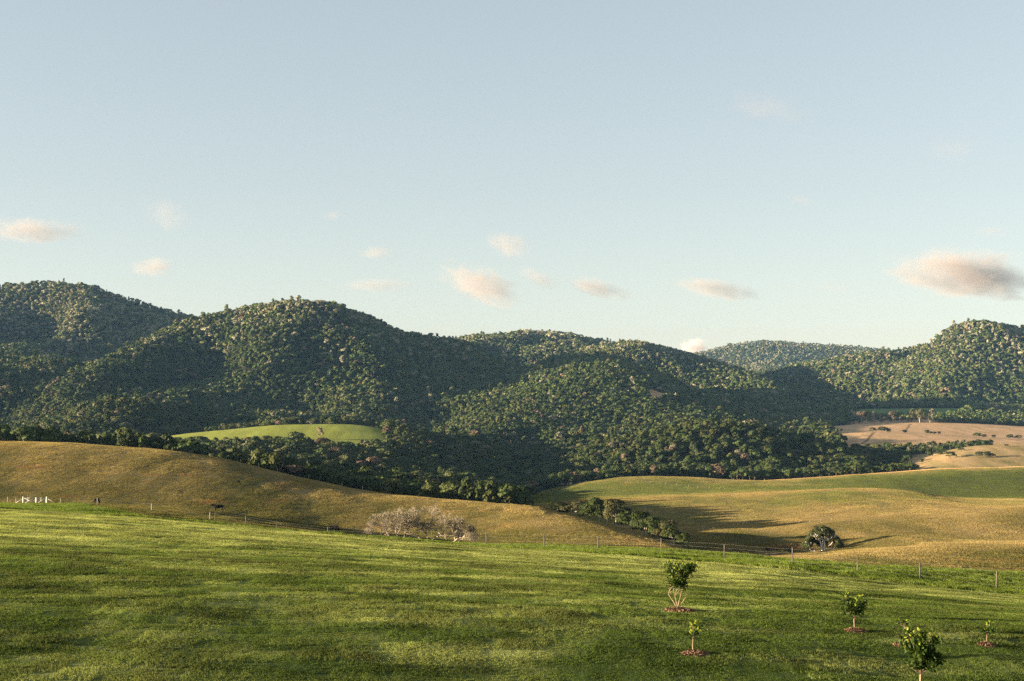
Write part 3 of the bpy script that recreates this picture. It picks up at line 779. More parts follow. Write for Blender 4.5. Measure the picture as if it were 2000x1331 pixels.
def plant(name, protos, k, x, y, z, w, h, tint, rz, label, cat, group=None, sink=0.3, tilt=(0, 0)):
    e = empty(name, (x, y, z - sink), rz)
    e.rotation_euler = (tilt[0], tilt[1], rz)
    e.scale = (w, w, h)
    c = link('crown', protos[k][0], e); c.color = (*[float(v) for v in tint], 1)
    if protos[k][1] is not None: link('trunk', protos[k][1], e)
    tag(e, label, cat, group)
    return e
def woodland_trees():
    info = {}
    for i in sorted(NEAR_IDX, key=lambda i: FPXX[i]):
        px, Y, h, w, t = FPXX[i], FY[i], FH[i], FW[i], FT[i]
        depth = Y - float(interp_line(9, px)) if px < 1010 else Y - float(interp_line(14, px))
        lum = 0.3 * t[0] + 0.6 * t[1] + 0.1 * t[2]
        col = 'rusty' if t[0] > t[1] * 1.2 else ('pale' if lum > 0.085 else ('olive' if lum > 0.055 else ('green' if lum > 0.040 else 'dark')))
        size = 'tall' if h > 8.6 else ('low' if h < 6.4 else 'rounded')
        row = 'edging woods' if depth < 34 else ('inside woods' if depth < 75 else 'deep in woods')
        place = 'beside pale strip on right'
        for lim, nm in ((190, 'at far left hill crest'), (400, 'left of bright hilltop field'), (520, 'under bright field, left half'), (640, 'under bright field, right half'), (760, 'below right tip of hilltop field'),
                        (880, 'above the bare pale trees'), (1030, 'in hollow between both pastures'), (1200, 'above left shoulder of green pasture'), (1400, 'above the gully tree row'), (1600, 'above the domed white-stemmed tree')):
            if px < lim: place = nm; break
        info.setdefault('%s %s tree %s %s' % (size, col, row, place), []).append(i)
    ords = ['leftmost', 'second from left', 'third from left', 'fourth from left', 'fifth from left', 'sixth from left', 'seventh from left', 'eighth from left', 'ninth from left', 'tenth from left', 'eleventh from left', 'twelfth from left']
    for lab, ids in info.items():
        for n, i in enumerate(ids):
            full = lab if len(ids) == 1 else (lab + ', ' + (ords[n] if n < len(ords) else 'further right'))
            if len(ids) > 1 and n == len(ids) - 1: full = lab + ', rightmost'
            plant('woodland_tree', TP, RNG.integers(0, 5), FX[i], FY[i], FZ[i], FW[i], FH[i], FT[i], RNG.uniform(0, 6.28), full, 'tree', 'trees in the woods behind the pastures')
woodland_trees()

def tree_at(px, Y, top, wpx, protos, k, tint, label, name='tree', cat='tree', group=None, hmin=1.5):
    x, y, z = at(px, Y)
    h = max(hmin, (HY - top) / FPX * Y - z)
    return plant(name, protos, k, x, y, z, wpx / FPX * Y, h, tint, RNG.uniform(0, 6.28), label, cat, group, sink=0.1)

def gully_row():
    G = 'trees in the row down the gully'
    D = [(1090, 984, 34, 0, 'small dark tree at the upper left end of the gully row'),
         (1106, 990, 24, 1, 'lowest bushy tree beside the small one at the upper end of the gully row'),
         (1122, 979, 36, 2, 'wide dark tree, first large one from the upper end of the gully row'),
         (1147, 990, 26, 0, 'short green tree in the notch between the two tallest clumps of the gully row'),
         (1168, 975, 36, 1, 'tallest tree of the gully row, with a knobbly top'),
         (1183, 986, 30, 2, 'mid green tree pressed against the tallest of the gully row'),
         (1204, 980, 38, 0, 'wide crowned tree with a pale trunk right of the tallest gully tree'),
         (1232, 997, 40, 2, 'round tree just right of the gap in the gully row'),
         (1254, 1004, 34, 0, 'leaning tree with several pale stems, third from the gap in the gully row'),
         (1279, 1013, 38, 1, 'broad olive tree in the lower half of the gully row'),
         (1300, 1022, 34, 0, 'dark tree near the low end of the gully row'),
         (1317, 1034, 30, 2, 'low dark tree, last full one of the gully row'),
         (1333, 1044, 24, 1, 'bush at the lowest end of the gully row, in deep shade')]
    for i, (px, top, w, k, lab) in enumerate(D):
        Y = float(interp_line(9, px)) + 9 + (i % 3) * 4
        t = np.array([0.040, 0.054, 0.015]) * (0.8 + 0.4 * ((i * 7) % 5) / 4)
        if i % 4 == 2: t = np.array([0.075, 0.072, 0.028])
        tree_at(px, Y, top - 5, w * 1.65, TPALE, k, t * 0.8, lab, 'gully_tree', 'tree', G)
    tree_at(1262, float(interp_line(9, 1262)) + 14, 1003, 46, TPALE, 2, np.array([0.03, 0.04, 0.012]), 'broad dark tree filling the middle of the lower gully row', 'gully_tree', 'tree', G)
    tree_at(1310, float(interp_line(9, 1310)) + 16, 1024, 46, TPALE, 0, np.array([0.03, 0.04, 0.012]), 'broad dark tree set back near the low end of the gully row', 'gully_tree', 'tree', G)
    tree_at(1218, float(interp_line(9, 1218)) + 16, 990, 42, TPALE, 0, np.array([0.03, 0.04, 0.012]), 'dark tree set back behind the gap in the gully row', 'gully_tree', 'tree', G)
gully_row()

def far_trees():
    G = 'tall trees behind the pink tan field'
    D = [(1684, 799, 30, 2, (0.11, 0.08, 0.05), 'broad reddish brown tree at the left end of the tall far row'),
         (1706, 803, 14, 3, (0.30, 0.22, 0.17), 'pale slim tree with white trunk, first of the two pale ones in the far row'),
         (1720, 809, 9, 3, (0.24, 0.18, 0.13), 'thin bare looking pole tree between the pale slim one and the small brown one'),
         (1727, 812, 15, 1, (0.105, 0.075, 0.05), 'small reddish brown tree in the middle of the far row'),
         (1744, 803, 21, 0, (0.12, 0.09, 0.055), 'round russet tree on a white trunk right of the small brown one'),
         (1781, 797, 24, 3, (0.085, 0.08, 0.035), 'tall olive tree, left one of the tall pair in the far row'),
         (1797, 798, 24, 1, (0.085, 0.08, 0.035), 'tall olive tree, right one of the tall pair in the far row'),
         (1816, 806, 11, 3, (0.24, 0.20, 0.15), 'pale narrow tree at the right end of the far row')]
    for i, (px, top, w, k, t, lab) in enumerate(D):
        tree_at(px, 1810 + (i % 3) * 4, top, w * 1.0, TPALE, k, t, lab, 'tall_tree', 'tree', G)
    S = [(1767, 1545, 847, 12), (1809, 1545, 845, 14), (1816, 1545, 848, 10), (1825, 1548, 849, 9), (1834, 1548, 850, 10), (1722, 1545, 840, 20), (1704, 1542, 842, 16), (1735, 1545, 843, 14),
         (1910, 1440, 857, 16), (1922, 1440, 861, 12), (1940, 1440, 863, 12), (1975, 1440, 862, 16), (1990, 1440, 864, 14),
         (1815, 1080, 893, 20), (1832, 1075, 888, 16), (1856, 1040, 896, 22), (1845, 1075, 890, 14), (1878, 1070, 894, 12), (1912, 1030, 896, 20), (1926, 1030, 898, 20), (1936, 1030, 900, 14), (1965, 1080, 878, 9), (1800, 1050, 900, 14)]
    names = ['lone dark shrub at the foot of the ploughed line in the pink field', 'largest of the dark shrubs along the rim of the near pink field', 'second dark shrub along the rim of the near pink field', 'third small dark shrub along the rim of the near pink field', 'last dark shrub along the rim of the near pink field',
             'big bush behind the left rim of the near pink field', 'bush left of the big one behind the near pink field', 'low bush trailing right of the big one on the near pink field rim',
             'dark shrub heading the short hedge on the far right pink field', 'small shrub after the first in the far right hedge', 'low shrub in the middle of the far right hedge', 'rounder shrub towards the end of the far right hedge', 'last shrub of the far right hedge by the picture edge',
             'shrub nearest the belt on the tan bank above the pale strip', 'second shrub above the pale strip, under the dark belt', 'round shrub in the middle of the tan bank above the pale strip', 'small shrub tucked behind the round one on the tan bank', 'tiny dark shrub between the two larger ones on the tan bank', 'wide shrub right of the middle of the tan bank', 'wider partner of the two joined shrubs on the tan bank', 'low end of the joined shrubs on the tan bank', 'single small bush highest on the open tan bank', 'small shrub at the left foot of the tan bank']
    for i, ((px, Y, top, w), lab) in enumerate(zip(S, names)):
        tree_at(px, Y, top, w * 1.3, TP, (0, 1, 4)[i % 3], np.array([0.040, 0.050, 0.016]) * (0.8 + 0.1 * (i % 5)), lab, 'shrub', 'shrub', 'dark shrubs dotted about the far fields', hmin=w * 0.62 / FPX * Y)
    tree_at(624, 1035, 834, 17, TP, 0, (0.22, 0.17, 0.12), 'pale leafless looking bush standing on the bright green hilltop field', 'shrub', 'shrub')
    tree_at(545, 1120, 821, 14, TP, 4, (0.20, 0.12, 0.10), 'pinkish brown tree peeping over the crest of the hilltop field', 'tree', 'tree')
far_trees()

def round_blob(name, px, Y, top, w, tint, label, cat='bush', k=0, protos=None):
    return tree_at(px, Y, top, w, protos or TF, k, tint, label, name, cat, None, 0.4)
M_LIMB = bark_mat('white_bark', (0.55, 0.50, 0.42), (0.80, 0.75, 0.66), 3)
def branch_path(mb, rng, p0, p1, r0, r1, wob=0.08, seg=5, n=6):
    p0 = Vector(p0); p1 = Vector(p1); L = (p1 - p0).length
    pts = []; rs = []
    for i in range(seg + 1):
        t = i / seg
        q = p0.lerp(p1, t) + Vector((rng.uniform(-1, 1), rng.uniform(-1, 1), rng.uniform(-.5, .5))) * L * wob * math.sin(math.pi * t)
        pts.append(q); rs.append(r0 + (r1 - r0) * t)
    mb.tube(pts, rs, n)
    return pts
def paperbark():
    px, Y = 1606, 318
    x, y, z = spot(px, 1077, 255, 400)
    if not (270 < y < 390): x, y, z = at(px, Y)
    Y = y
    s_ = Y / FPX
    W = 44 * s_; H = 56 * s_
    e = empty('paperbark_tree', (x, y, z))
    tag(e, 'wide domed tree with several white stems standing in the hollow pasture', 'tree')
    rng = random.Random(5); nr = np.random.default_rng(5)
    # crown: clumps over the dome, open towards the viewer below
    C = []; Rr = []
    for k in range(170):
        a = nr.uniform(0, 2 * math.pi); ph = math.acos(nr.uniform(0.02, 0.98))
        d = np.array([math.cos(a) * math.sin(ph), math.sin(a) * math.sin(ph), math.cos(ph)])
        if d[1] < 0.3 and d[2] < 0.74 and abs(d[0]) < 0.74: continue
        c = d * np.array([W * 0.86, W * 0.75, H * 0.84]) * nr.uniform(0.86, 1.0)
        c[2] = max(c[2], H * 0.20)
        C.append(c); Rr.append(W * nr.uniform(0.11, 0.17))
    C = np.array(C); Rr = np.array(Rr)
    n = 15000; k = nr.integers(0, len(C), n); d = nr.normal(0, 1, (n, 3)); d /= np.linalg.norm(d, axis=1)[:, None]
    P = C[k] + d * (Rr[k] * nr.uniform(0.5, 1.08, n))[:, None]
    P[:, 2] = np.maximum(P[:, 2], 0.1)
    v, f = leaf_cards(P, d, 0.20, nr, 1.0, 0.4)
    c = link('crown', new_mesh('crown', v, f, [M_CROWN]), e); c.color = (0.048, 0.056, 0.021, 1)
    mb = MB()
    bases = [((0.0, -0.2, -0.3), 0.22), ((0.45, -0.35, -0.3), 0.17), ((0.2, 0.1, -0.3), 0.16)]
    forks = [Vector((-0.5, -0.3, H * .36)), Vector((0.35, -0.5, H * .36)), Vector((0.1, 0.0, H * .42))]
    for (b, r), fk in zip(bases, forks):
        branch_path(mb, rng, b, fk, r, r * .72, 0.04)
        for j in range(5):
            a = rng.uniform(-1.0, 1.0) + (-.4 if fk.x < 0 else .3)
            tip = Vector((W * .62 * math.sin(a), -W * rng.uniform(-.25, .45), H * (.78 - .28 * abs(math.sin(a)))))
            pp = branch_path(mb, rng, fk, tip, r * .55, r * .14, 0.09)
            for q in range(3):
                t2 = tip + Vector((rng.uniform(-1, 1), rng.uniform(-1, .5), rng.uniform(.0, .6))) * 1.0
                branch_path(mb, rng, pp[3], t2, r * .22, r * .07, 0.1, 3, 4)
    for (bx, tx, tz) in ((-2.6, -5.0, 2.3), (-2.1, -3.6, 2.2), (1.0, 2.4, 2.3), (1.3, 3.1, 1.1)):
        branch_path(mb, rng, (bx * .8, -.6, -.2), (tx * .8, -1.6, tz), 0.13, 0.04, 0.1)
    mb.build('trunk', M_LIMB, e, True)
    return e
paperbark()

def bare_tree(px, Y, H, W, seed, label, lean=0.0, levels=6):
    x, y, z = at(px, Y)
    e = empty('bare_tree', (x, y, z)); tag(e, label, 'tree', 'bare pale trees behind the lawn crest')
    rng = random.Random(seed); tr = MB(); tw = MB()
    def grow(p, d, L, r, lev):
        q = p + d * L
        mid = p.lerp(q, .5) + Vector((rng.uniform(-1, 1), rng.uniform(-1, 1), rng.uniform(-.3, .6))) * L * .12
        (tr if lev < 3 else tw).tube([p, mid, q], [r, r * .85, r * .66], 6 if lev < 2 else (4 if lev < 4 else 3), cap=False)
        if lev >= levels: return
        for k in range(3):
            a = rng.uniform(0, 2 * math.pi); sp = rng.uniform(.38, .85)
            nd = (d + (d.orthogonal().normalized() * math.cos(a) + d.cross(d.orthogonal()).normalized() * math.sin(a)) * sp)
            nd.z += .16 if lev < 3 else .08; nd.x *= 1.0 + .25 * (W > H); nd.normalize()
            if (q + nd * L * .5).z < 0.1: nd.z = abs(nd.z)
            grow(q, nd, L * rng.uniform(.70, .90), max(r * .58, 0.020), lev + 1)
    nst = 3
    for k in range(nst):
        a = (k / (nst - 1) - .5) * 1.5 + lean
        d = Vector((math.sin(a) * (W / H), rng.uniform(-.5, .5), 1)).normalized()
        grow(Vector((k * .3 - .3, rng.uniform(-.2, .2), -.3)), d, H * .24, 0.17, 0)
    tr.build('trunk', M_BARETREE, e, True); tw.build('twigs', M_TWIG, e)
    return e
M_BARETREE = bark_mat('silver_bark', (0.20, 0.16, 0.11), (0.40, 0.34, 0.25), 5)
M_TWIG = bark_mat('twig_bark', (0.18, 0.15, 0.10), (0.28, 0.235, 0.165), 5)
bare_tree(776, 228, 5.8, 8.0, 3, 'left hand bare pale tree of the cluster behind the lawn crest')
bare_tree(834, 230, 7.2, 8.4, 4, 'tallest bare pale tree, in the middle of the cluster behind the lawn crest')
bare_tree(880, 226, 5.4, 9.2, 12, 'low sprawling bare tree at the right end of the pale cluster', 0.5)
bare_tree(738, 226, 3.4, 4.8, 9, 'lowest bare thicket at the left end of the pale cluster', -0.3, 4)

def bushes():
    round_blob('bush', 1541, 292, 1070, 30, (0.040, 0.042, 0.018), 'dark round bush just left of a fence post, below the rusty reeds', k=0)
    round_blob('bush', 1440, 300, 1071, 24, (0.045, 0.052, 0.018), 'ragged dark bush at the foot of the gully shadow', k=1)
    round_blob('bush', 1466, 300, 1072, 20, (0.050, 0.055, 0.020), 'dark bush right beside the ragged one below the gully shadow', k=2)
    round_blob('bush', 1425, 300, 1075, 18, (0.045, 0.048, 0.018), 'smallest dark bush left of the ragged one below the gully shadow', k=0)
    round_blob('bush', 1500, 310, 1069, 16, (0.045, 0.048, 0.018), 'small brownish bush between the dark bushes and the rusty reeds', k=1)
    round_blob('bush', 1605, 296, 1082, 26, (0.060, 0.030, 0.018), 'flat reddish bush on the ground in front of the white trunked tree', k=2)
    # rusty reeds in the hollow
    for i, (px, Y, w) in enumerate([(1520, 330, 3.2), (1538, 340, 3.4), (1556, 345, 3.2), (1574, 335, 3.0), (1505, 325, 2.4), (1640, 318, 3.0), (1628, 325, 2.4), (1548, 330, 3.2), (1568, 325, 2.6)]):
        x, y, z = at(px, Y)
        v, f = blades(500 + i, 300, w * 1.4, 0.3, 1.2, 0.08, 0.45, 0.12)
        o = link('reed_clump', new_mesh('reed_clump', v, f, [M_REED])); o.location = (x, y, z)
        tag(o, ['rusty reed clump at the near left of the hollow', 'rusty reed clump behind the round dark bush', 'rusty reeds above the round dark bush', 'rusty reeds left of the leaning white stems', 'thin reeds at the far left of the rusty patch', 'reddish reeds right of the white trunked tree', 'reddish reeds at the root of the white trunks', 'dense rusty reeds in the middle of the patch', 'rusty reeds under the left side of the domed tree'][i], 'reeds', 'rusty reed clumps in the hollow')
    # fallen log
    x, y, z = spot(1500, 1086, 150, 400)
    mb = MB(); rng = random.Random(2)
    branch_path(mb, rng, (-0.6, 0, .25), (2.6, .4, .5), .16, .10, .03)
    branch_path(mb, rng, (-0.4, 0, .3), (-0.5, .1, -.3), .13, .1, .03); branch_path(mb, rng, (0.6, .1, .3), (0.9, -.3, -.3), .08, .05, .03)
    o = mb.build('fallen_log', M_BARK, None, True); o.location = (x, y, z)
    tag(o, 'weathered fallen log lying left of the round dark bush', 'log')
M_REED = leaf_mat('rusty_reeds', colour=(0.23, 0.135, 0.055), translucent=0.2, inst=False)
bushes()

# ------------------------------------------------------------------ saplings on the lawn
M_CITRUS = leaf_mat('glossy_citrus_leaves', colour=(0.034, 0.058, 0.012), translucent=0.30, rough=0.38, vary=0.4)
M_CITRUS_NEW = leaf_mat('young_yellow_leaves', colour=(0.26, 0.30, 0.035), translucent=0.45, rough=0.45, vary=0.3)
M_STEM = bark_mat('sapling_bark', (0.16, 0.11, 0.07), (0.32, 0.23, 0.15), 18)
M_MULCH = bark_mat('bark_mulch', (0.09, 0.048, 0.027), (0.27, 0.155, 0.09), 14)
def leaves_mesh(P, D, size, rng):
    """pointed oval leaves, folded a little along the middle"""
    N = len(P)
    t = D + rng.normal(0, .45, (N, 3)); t[:, 2] += .15; t /= np.linalg.norm(t, axis=1)[:, None]
    s_ = np.cross(t, rng.normal(0, 1, (N, 3))); s_ /= np.linalg.norm(s_, axis=1)[:, None]
    n_ = np.cross(t, s_)
    L = (size * rng.uniform(.65, 1.25, N))[:, None]; Wd = L * .27
    A = P; B = P + t * L * .35 + s_ * Wd + n_ * L * .06; C = P + t * L + n_ * L * -.08; Dd = P + t * L * .35 - s_ * Wd + n_ * L * .06
    M1 = P + t * L * .75 + s_ * Wd * .7 + n_ * L * .02; M2 = P + t * L * .75 - s_ * Wd * .7 + n_ * L * .02
    V = np.stack([A, B, M1, C, M2, Dd], 1).reshape(-1, 3)
    return V, np.arange(N * 6).reshape(N, 6)
def sapling(px, py, crown_px, shape, nleaf, young, seed, label, mlabel, mw, mdx=0.0, stems=1, Yf=None, leafsz=0.085):
    x, y, z = spot(px, py, 25, 70) if Yf is None else at(px, Yf)
    s_ = y / FPX
    x0, x1, ytop, ybot = crown_px
    cz1 = (HY - ytop) * s_ - z; cz0 = (HY - ybot) * s_ - z
    cx = ((x0 + x1) / 2 - px) * s_; cw = (x1 - x0) / 2 * s_
    e = empty('citrus_sapling', (x, y, z)); tag(e, label, 'sapling', 'young citrus trees planted in the lawn')
    rng = random.Random(seed); nr = np.random.default_rng(seed)
    mb = MB(); tips = []
    fork = cz0 * .92 if stems == 1 else cz0 * .22
    base_r = 0.026 if cz1 > 1.3 else 0.02
    if shape == 'stick': base_r = 0.016
    trunkp = branch_path(mb, rng, (0, 0, -.05), (cx * .35, 0, fork), base_r, base_r * .8, .03)
    nb = {'vase': 11, 'round': 13, 'stick': 6}[shape]
    prim = []
    if shape == 'vase':
        for q_ in range(4):
            prim.append(branch_path(mb, rng, trunkp[-1], (cx * .5 + cw * (-.55 + .36 * q_), rng.uniform(-.3, .3) * cw, cz0 + .12 + .1 * rng.random()), base_r * .6, base_r * .4, .02, 4, 5)[-1])
    for k in range(nb):
        a = 2 * math.pi * k / nb + rng.uniform(-.3, .3); rad = rng.uniform(.35, 1.0)
        if shape == 'vase':
            tip = Vector((cx + math.cos(a) * cw * rad, math.sin(a) * cw * .8 * rad, cz1 * rng.uniform(.82, .97) - (1 - rad) * .02))
        else:
            ph = rng.uniform(.15, 1.0)
            tip = Vector((cx + math.cos(a) * cw * .85 * math.sin(ph * math.pi * .62 + .5), math.sin(a) * cw * .8 * math.sin(ph * math.pi * .62 + .5), cz0 + (cz1 - cz0) * ph * .92))
        st = prim[k % 4] if shape == 'vase' else trunkp[-1]
        pp = branch_path(mb, rng, st, tip, base_r * (.34 if shape != 'stick' else .5), base_r * .10, .07, 5, 5)
        tips.append((pp, 1.0))
        for j in range(3):
            q = pp[rng.choice((2, 3, 4))]
            t2 = q + Vector((rng.uniform(-1, 1), rng.uniform(-1, 1), rng.uniform(-.1, 1))) * cw * .42
            p2 = branch_path(mb, rng, q, t2, base_r * .25, base_r * .08, .08, 3, 4); tips.append((p2, .6))
    mb.build('trunk', M_STEM, e, True)
    P = []; D = []
    zlo = cz0
    for i in range(nleaf):
        pp, wgt = tips[rng.randrange(len(tips))]
        t = rng.uniform(.15, 1.0) ** .7; i0 = min(int(t * (len(pp) - 1)), len(pp) - 2); fr = t * (len(pp) - 1) - i0
        q = pp[i0].lerp(pp[i0 + 1], fr)
        o = Vector((rng.gauss(0, 1), rng.gauss(0, 1), rng.gauss(0, 1))) * (cw * .085)
        q = q + o
        if q.z < zlo + (cz1 - zlo) * .07: continue
        P.append(q); D.append((o.normalized() + Vector((0, 0, .4))))
    P = np.array(P); D = np.array(D)
    up_crown = (P[:, 2] - cz0) / (cz1 - cz0) * .9 + nr.normal(0, .25, len(P))  # height in the crown with scatter; picks the young leaves
    yng = up_crown > (1.25 - young)
    v, f = leaves_mesh(P[~yng], D[~yng], leafsz, nr)
    c = link('crown', new_mesh('crown', v, f, [M_CITRUS]), e)
    if yng.any():
        v, f = leaves_mesh(P[yng], D[yng], leafsz * .95, nr)
        link('young_leaves', new_mesh('young_leaves', v, f, [M_CITRUS_NEW]), e)
    # mulch mound, a thing of its own
    mx = x + mdx * s_; mr = mw / 2 * s_ * .86
    mzb = gz(mx, y)
    mb = MB(); R_, S_ = 9, 26
    ring0 = [(0, 0, .11)]
    V = [(0, 0, .08)]; F = []
    for i in range(1, R_ + 1):
        for j in range(S_):
            a = 2 * math.pi * j / S_; rr = mr * i / R_ * (1 + .16 * math.sin(3 * a + seed) + .07 * math.sin(7 * a))
            hx = mx + rr * math.cos(a); hy = y + rr * .9 * math.sin(a)
            zz = (gz(hx, hy) - mzb) + .08 * (1 - (i / R_) ** 2) - (.04 if i == R_ else 0) + rng.uniform(-.018, .018)
            V.append((rr * math.cos(a), rr * .9 * math.sin(a), zz))
    F += [(0, 1 + j, 1 + (j + 1) % S_) for j in range(S_)]
    for i in range(R_ - 1):
        F += [(1 + i * S_ + j, 1 + (i + 1) * S_ + j, 1 + (i + 1) * S_ + (j + 1) % S_, 1 + i * S_ + (j + 1) % S_) for j in range(S_)]
    n0 = len(V)
    for i in range(700):     # chips
        a = rng.uniform(0, 6.283); rr = mr * math.sqrt(rng.random()) * 1.03
        px_, py_ = rr * math.cos(a), rr * .9 * math.sin(a)
        zz = (gz(mx + px_, y + py_) - mzb) + .08 * max(0, 1 - (rr / mr) ** 2) + .012
        u = Vector((rng.uniform(-1, 1), rng.uniform(-1, 1), rng.uniform(-.5, .7))).normalized() * rng.uniform(.025, .06)
        w_ = u.orthogonal().normalized() * rng.uniform(.010, .022)
        c0 = Vector((px_, py_, zz)); n_ = len(V)
        V += [tuple(c0 - u - w_), tuple(c0 + u - w_), tuple(c0 + u + w_), tuple(c0 - u + w_)]; F.append((n_, n_ + 1, n_ + 2, n_ + 3))
    o = link('mulch_mound', new_mesh('mulch_mound', V, F, [M_MULCH])); o.location = (mx, y, mzb)
    tag(o, mlabel, 'mulch', 'mulch rings round the saplings')
sapling(1321, 1193, (1295, 1363, 1095, 1174), 'vase', 2100, .22, 21, 'tallest citrus sapling, vase shaped with several bare stems, highest up the lawn', 'long red brown mulch mound under the tallest vase shaped sapling', 66, 6, 3)
sapling(1353, 1279, (1336, 1373, 1207, 1246), 'stick', 260, .75, 22, 'thin citrus sapling with few yellow green leaves, directly below the tallest one', 'mulch mound under the thin yellow leaved sapling', 62, 4)
sapling(1669, 1234, (1638, 1697, 1152, 1206), 'round', 1300, .42, 23, 'round citrus sapling on a bent trunk in the middle of the lawn right side', 'mulch mound under the round sapling with the bent trunk', 52, 4)
sapling(1799, 1352, (1757, 1836, 1222, 1312), 'round', 3200, .30, 24, 'nearest and bushiest citrus sapling, cut by the bottom edge of the picture', 'mulch patch left behind the bushiest sapling', 56, -24, Yf=31.5)
sapling(1927, 1262, (1916, 1944, 1212, 1240), 'stick', 200, .45, 25, 'smallest spindly citrus sapling, far right on the lawn', 'small mulch mound under the spindly sapling at the right', 40, 0)
sapling(1772, 1262, (1748, 1770, 1202, 1222), 'stick', 60, .8, 26, 'sparse yellow shoots rising behind the bushiest sapling', 'small mulch mound showing left of the bushiest sapling', 44, -6)

# ------------------------------------------------------------------ fence, gate
M_POST = bark_mat('weathered_post', (0.05, 0.045, 0.035), (0.13, 0.11, 0.085), 8)
M_PALEPOST = bark_mat('pale_timber', (0.26, 0.22, 0.17), (0.42, 0.37, 0.30), 5)
M_GATE = bark_mat('white_timber', (0.42, 0.38, 0.32), (0.62, 0.58, 0.51), 5)
m_, n_, l_ = mat_base('fence_wire'); b_ = n_.new('ShaderNodeBsdfPrincipled'); o_ = n_.new('ShaderNodeOutputMaterial')
b_.inputs['Base Color'].default_value = (0.16, 0.15, 0.13, 1); b_.inputs['Metallic'].default_value = 0.2; b_.inputs['Roughness'].default_value = 0.5
l_.new(b_.outputs[0], o_.inputs['Surface']); M_WIRE = m_
def fence(name, posts, h, r, wires, label, pm, lean=0.03, seed=1):
    rng = random.Random(seed)
    e = empty(name, posts[0]); tag(e, label, 'fence')
    o0 = Vector(posts[0])
    for p in posts:
        p = Vector(p) - o0
        hh = h * rng.uniform(.94, 1.05); t = Vector((p.x + rng.uniform(-lean, lean), p.y, p.z + hh))
        mb = MB(); mb.tube([(p.x, p.y, p.z - .3), (p.x, p.y, p.z + hh * .5), t], [r, r * .97, r * .9], 7)
        mb.build('post', pm, e, False)
    for k in range(wires):
        mb = MB(); zz = h * (.22 + .72 * k / max(1, wires - 1))
        for a, b in zip(posts[:-1], posts[1:]):
            a = Vector(a) - o0; b = Vector(b) - o0; a.z += zz; b.z += zz
            mid = a.lerp(b, .5); mid.z -= .03
            mb.tube([a, mid, b], 0.0035, 3, cap=False)
        mb.build('wire', M_WIRE, e)
FP = [(420, 192), (480, 184), (540, 176), (640, 163), (745, 150), (843, 141), (950, 133), (1063, 127), (1168, 122), (1292, 118), (1415, 114), (1548, 110), (1675, 105), (1797, 102), (1947, 98), (2110, 95)]
fence('post_and_wire_fence', [at(p, Y) for p, Y in FP], 1.28, 0.055, 4, 'dark post and wire fence along the far edge of the lawn', M_POST)
FL = [(118, 256), (190, 247), (296, 214), (410, 194)]
fence('pale_post_fence', [at(p, Y) for p, Y in FL], 1.15, 0.055, 3, 'low pale post fence running right from the white gate', M_PALEPOST)
FA = [(-40, 262), (15, 260), (31, 259)]
fence('pale_post_fence', [at(p, Y) for p, Y in FA], 1.15, 0.055, 3, 'short pale post fence left of the white gate', M_PALEPOST)
FC = [(1225, 800), (1245, 795), (1270, 790), (1300, 780), (1322, 770), (1345, 762), (1363, 755), (1385, 748), (1405, 742), (1416, 738)]
fence('field_fence', [at(p, Y) for p, Y in FC], 0.9, 0.07, 2, 'faint pale field fence crossing the green rolling pasture', M_PALEPOST, .1)
FD = [(470, 448), (505, 445), (542, 442), (603, 432), (668, 426), (708, 420)]
fence('field_fence', [at(p, Y) for p, Y in FD], 1.3, 0.07, 2, 'post fence on the crest of the tan hill before the woods', M_PALEPOST, .05)
FE = [(1330 + i * 21, float(interp_line(11, 1330 + i * 21)) + 3) for i in range(15)]
fence('field_fence', [at(p, Y) for p, Y in FE], 0.7, 0.05, 2, 'pale post fence along the rush lined ditch of the lower pasture', M_PALEPOST, .08)
def gate():
    Y = 257.0
    xs = [(p - 1000) / FPX * Y for p in (45.5, 71, 91.5)]
    zs = [gz(x, Y) for x in xs]; z0 = max(zs) 
    e = empty('field_gate', (xs[0], Y, z0)); tag(e, 'white double field gate with braces between square posts', 'gate')
    for i, x in enumerate(xs):
        mb = MB(); mb.box(x - xs[0], 0, .45, .24 if i != 1 else .20, .24, 1.75 if i != 1 else 1.5); mb.build('post', M_GATE, e)
    for i in range(2):
        a = xs[i] - xs[0] + .14; b = xs[i + 1] - xs[0] - .14; L = b - a
        mb = MB()
        for zz in (.15, .38, .61, .84, 1.08): mb.box((a + b) / 2, 0, zz, L, .05, .07)
        for xx in (a + .04, b - .04): mb.box(xx, .001, .62, .07, .056, 1.05)
        fr = mb.build('gate_leaf', M_GATE, e)
        br = MB()
        br.tube([(a + .05, -.05, .15), (b - .05, -.05, 1.08)] if i == 0 else [(b - .05, -.05, 1.08), (a + .05, -.05, .15)], .04, 4)
        if i == 0: br.tube([(a + .05, -.11, 1.08), (b - .05, -.11, .15)], .035, 4)
        br.build('brace', M_GATE, fr)
    for (x, d) in ((xs[0] - xs[0], -1), (xs[2] - xs[0], 1)):
        mb = MB(); mb.tube([(x + d * .1, 0, .95), (x + d * 1.75, .1, -.05)], .06, 5); mb.build('stay', M_GATE, e)
gate()

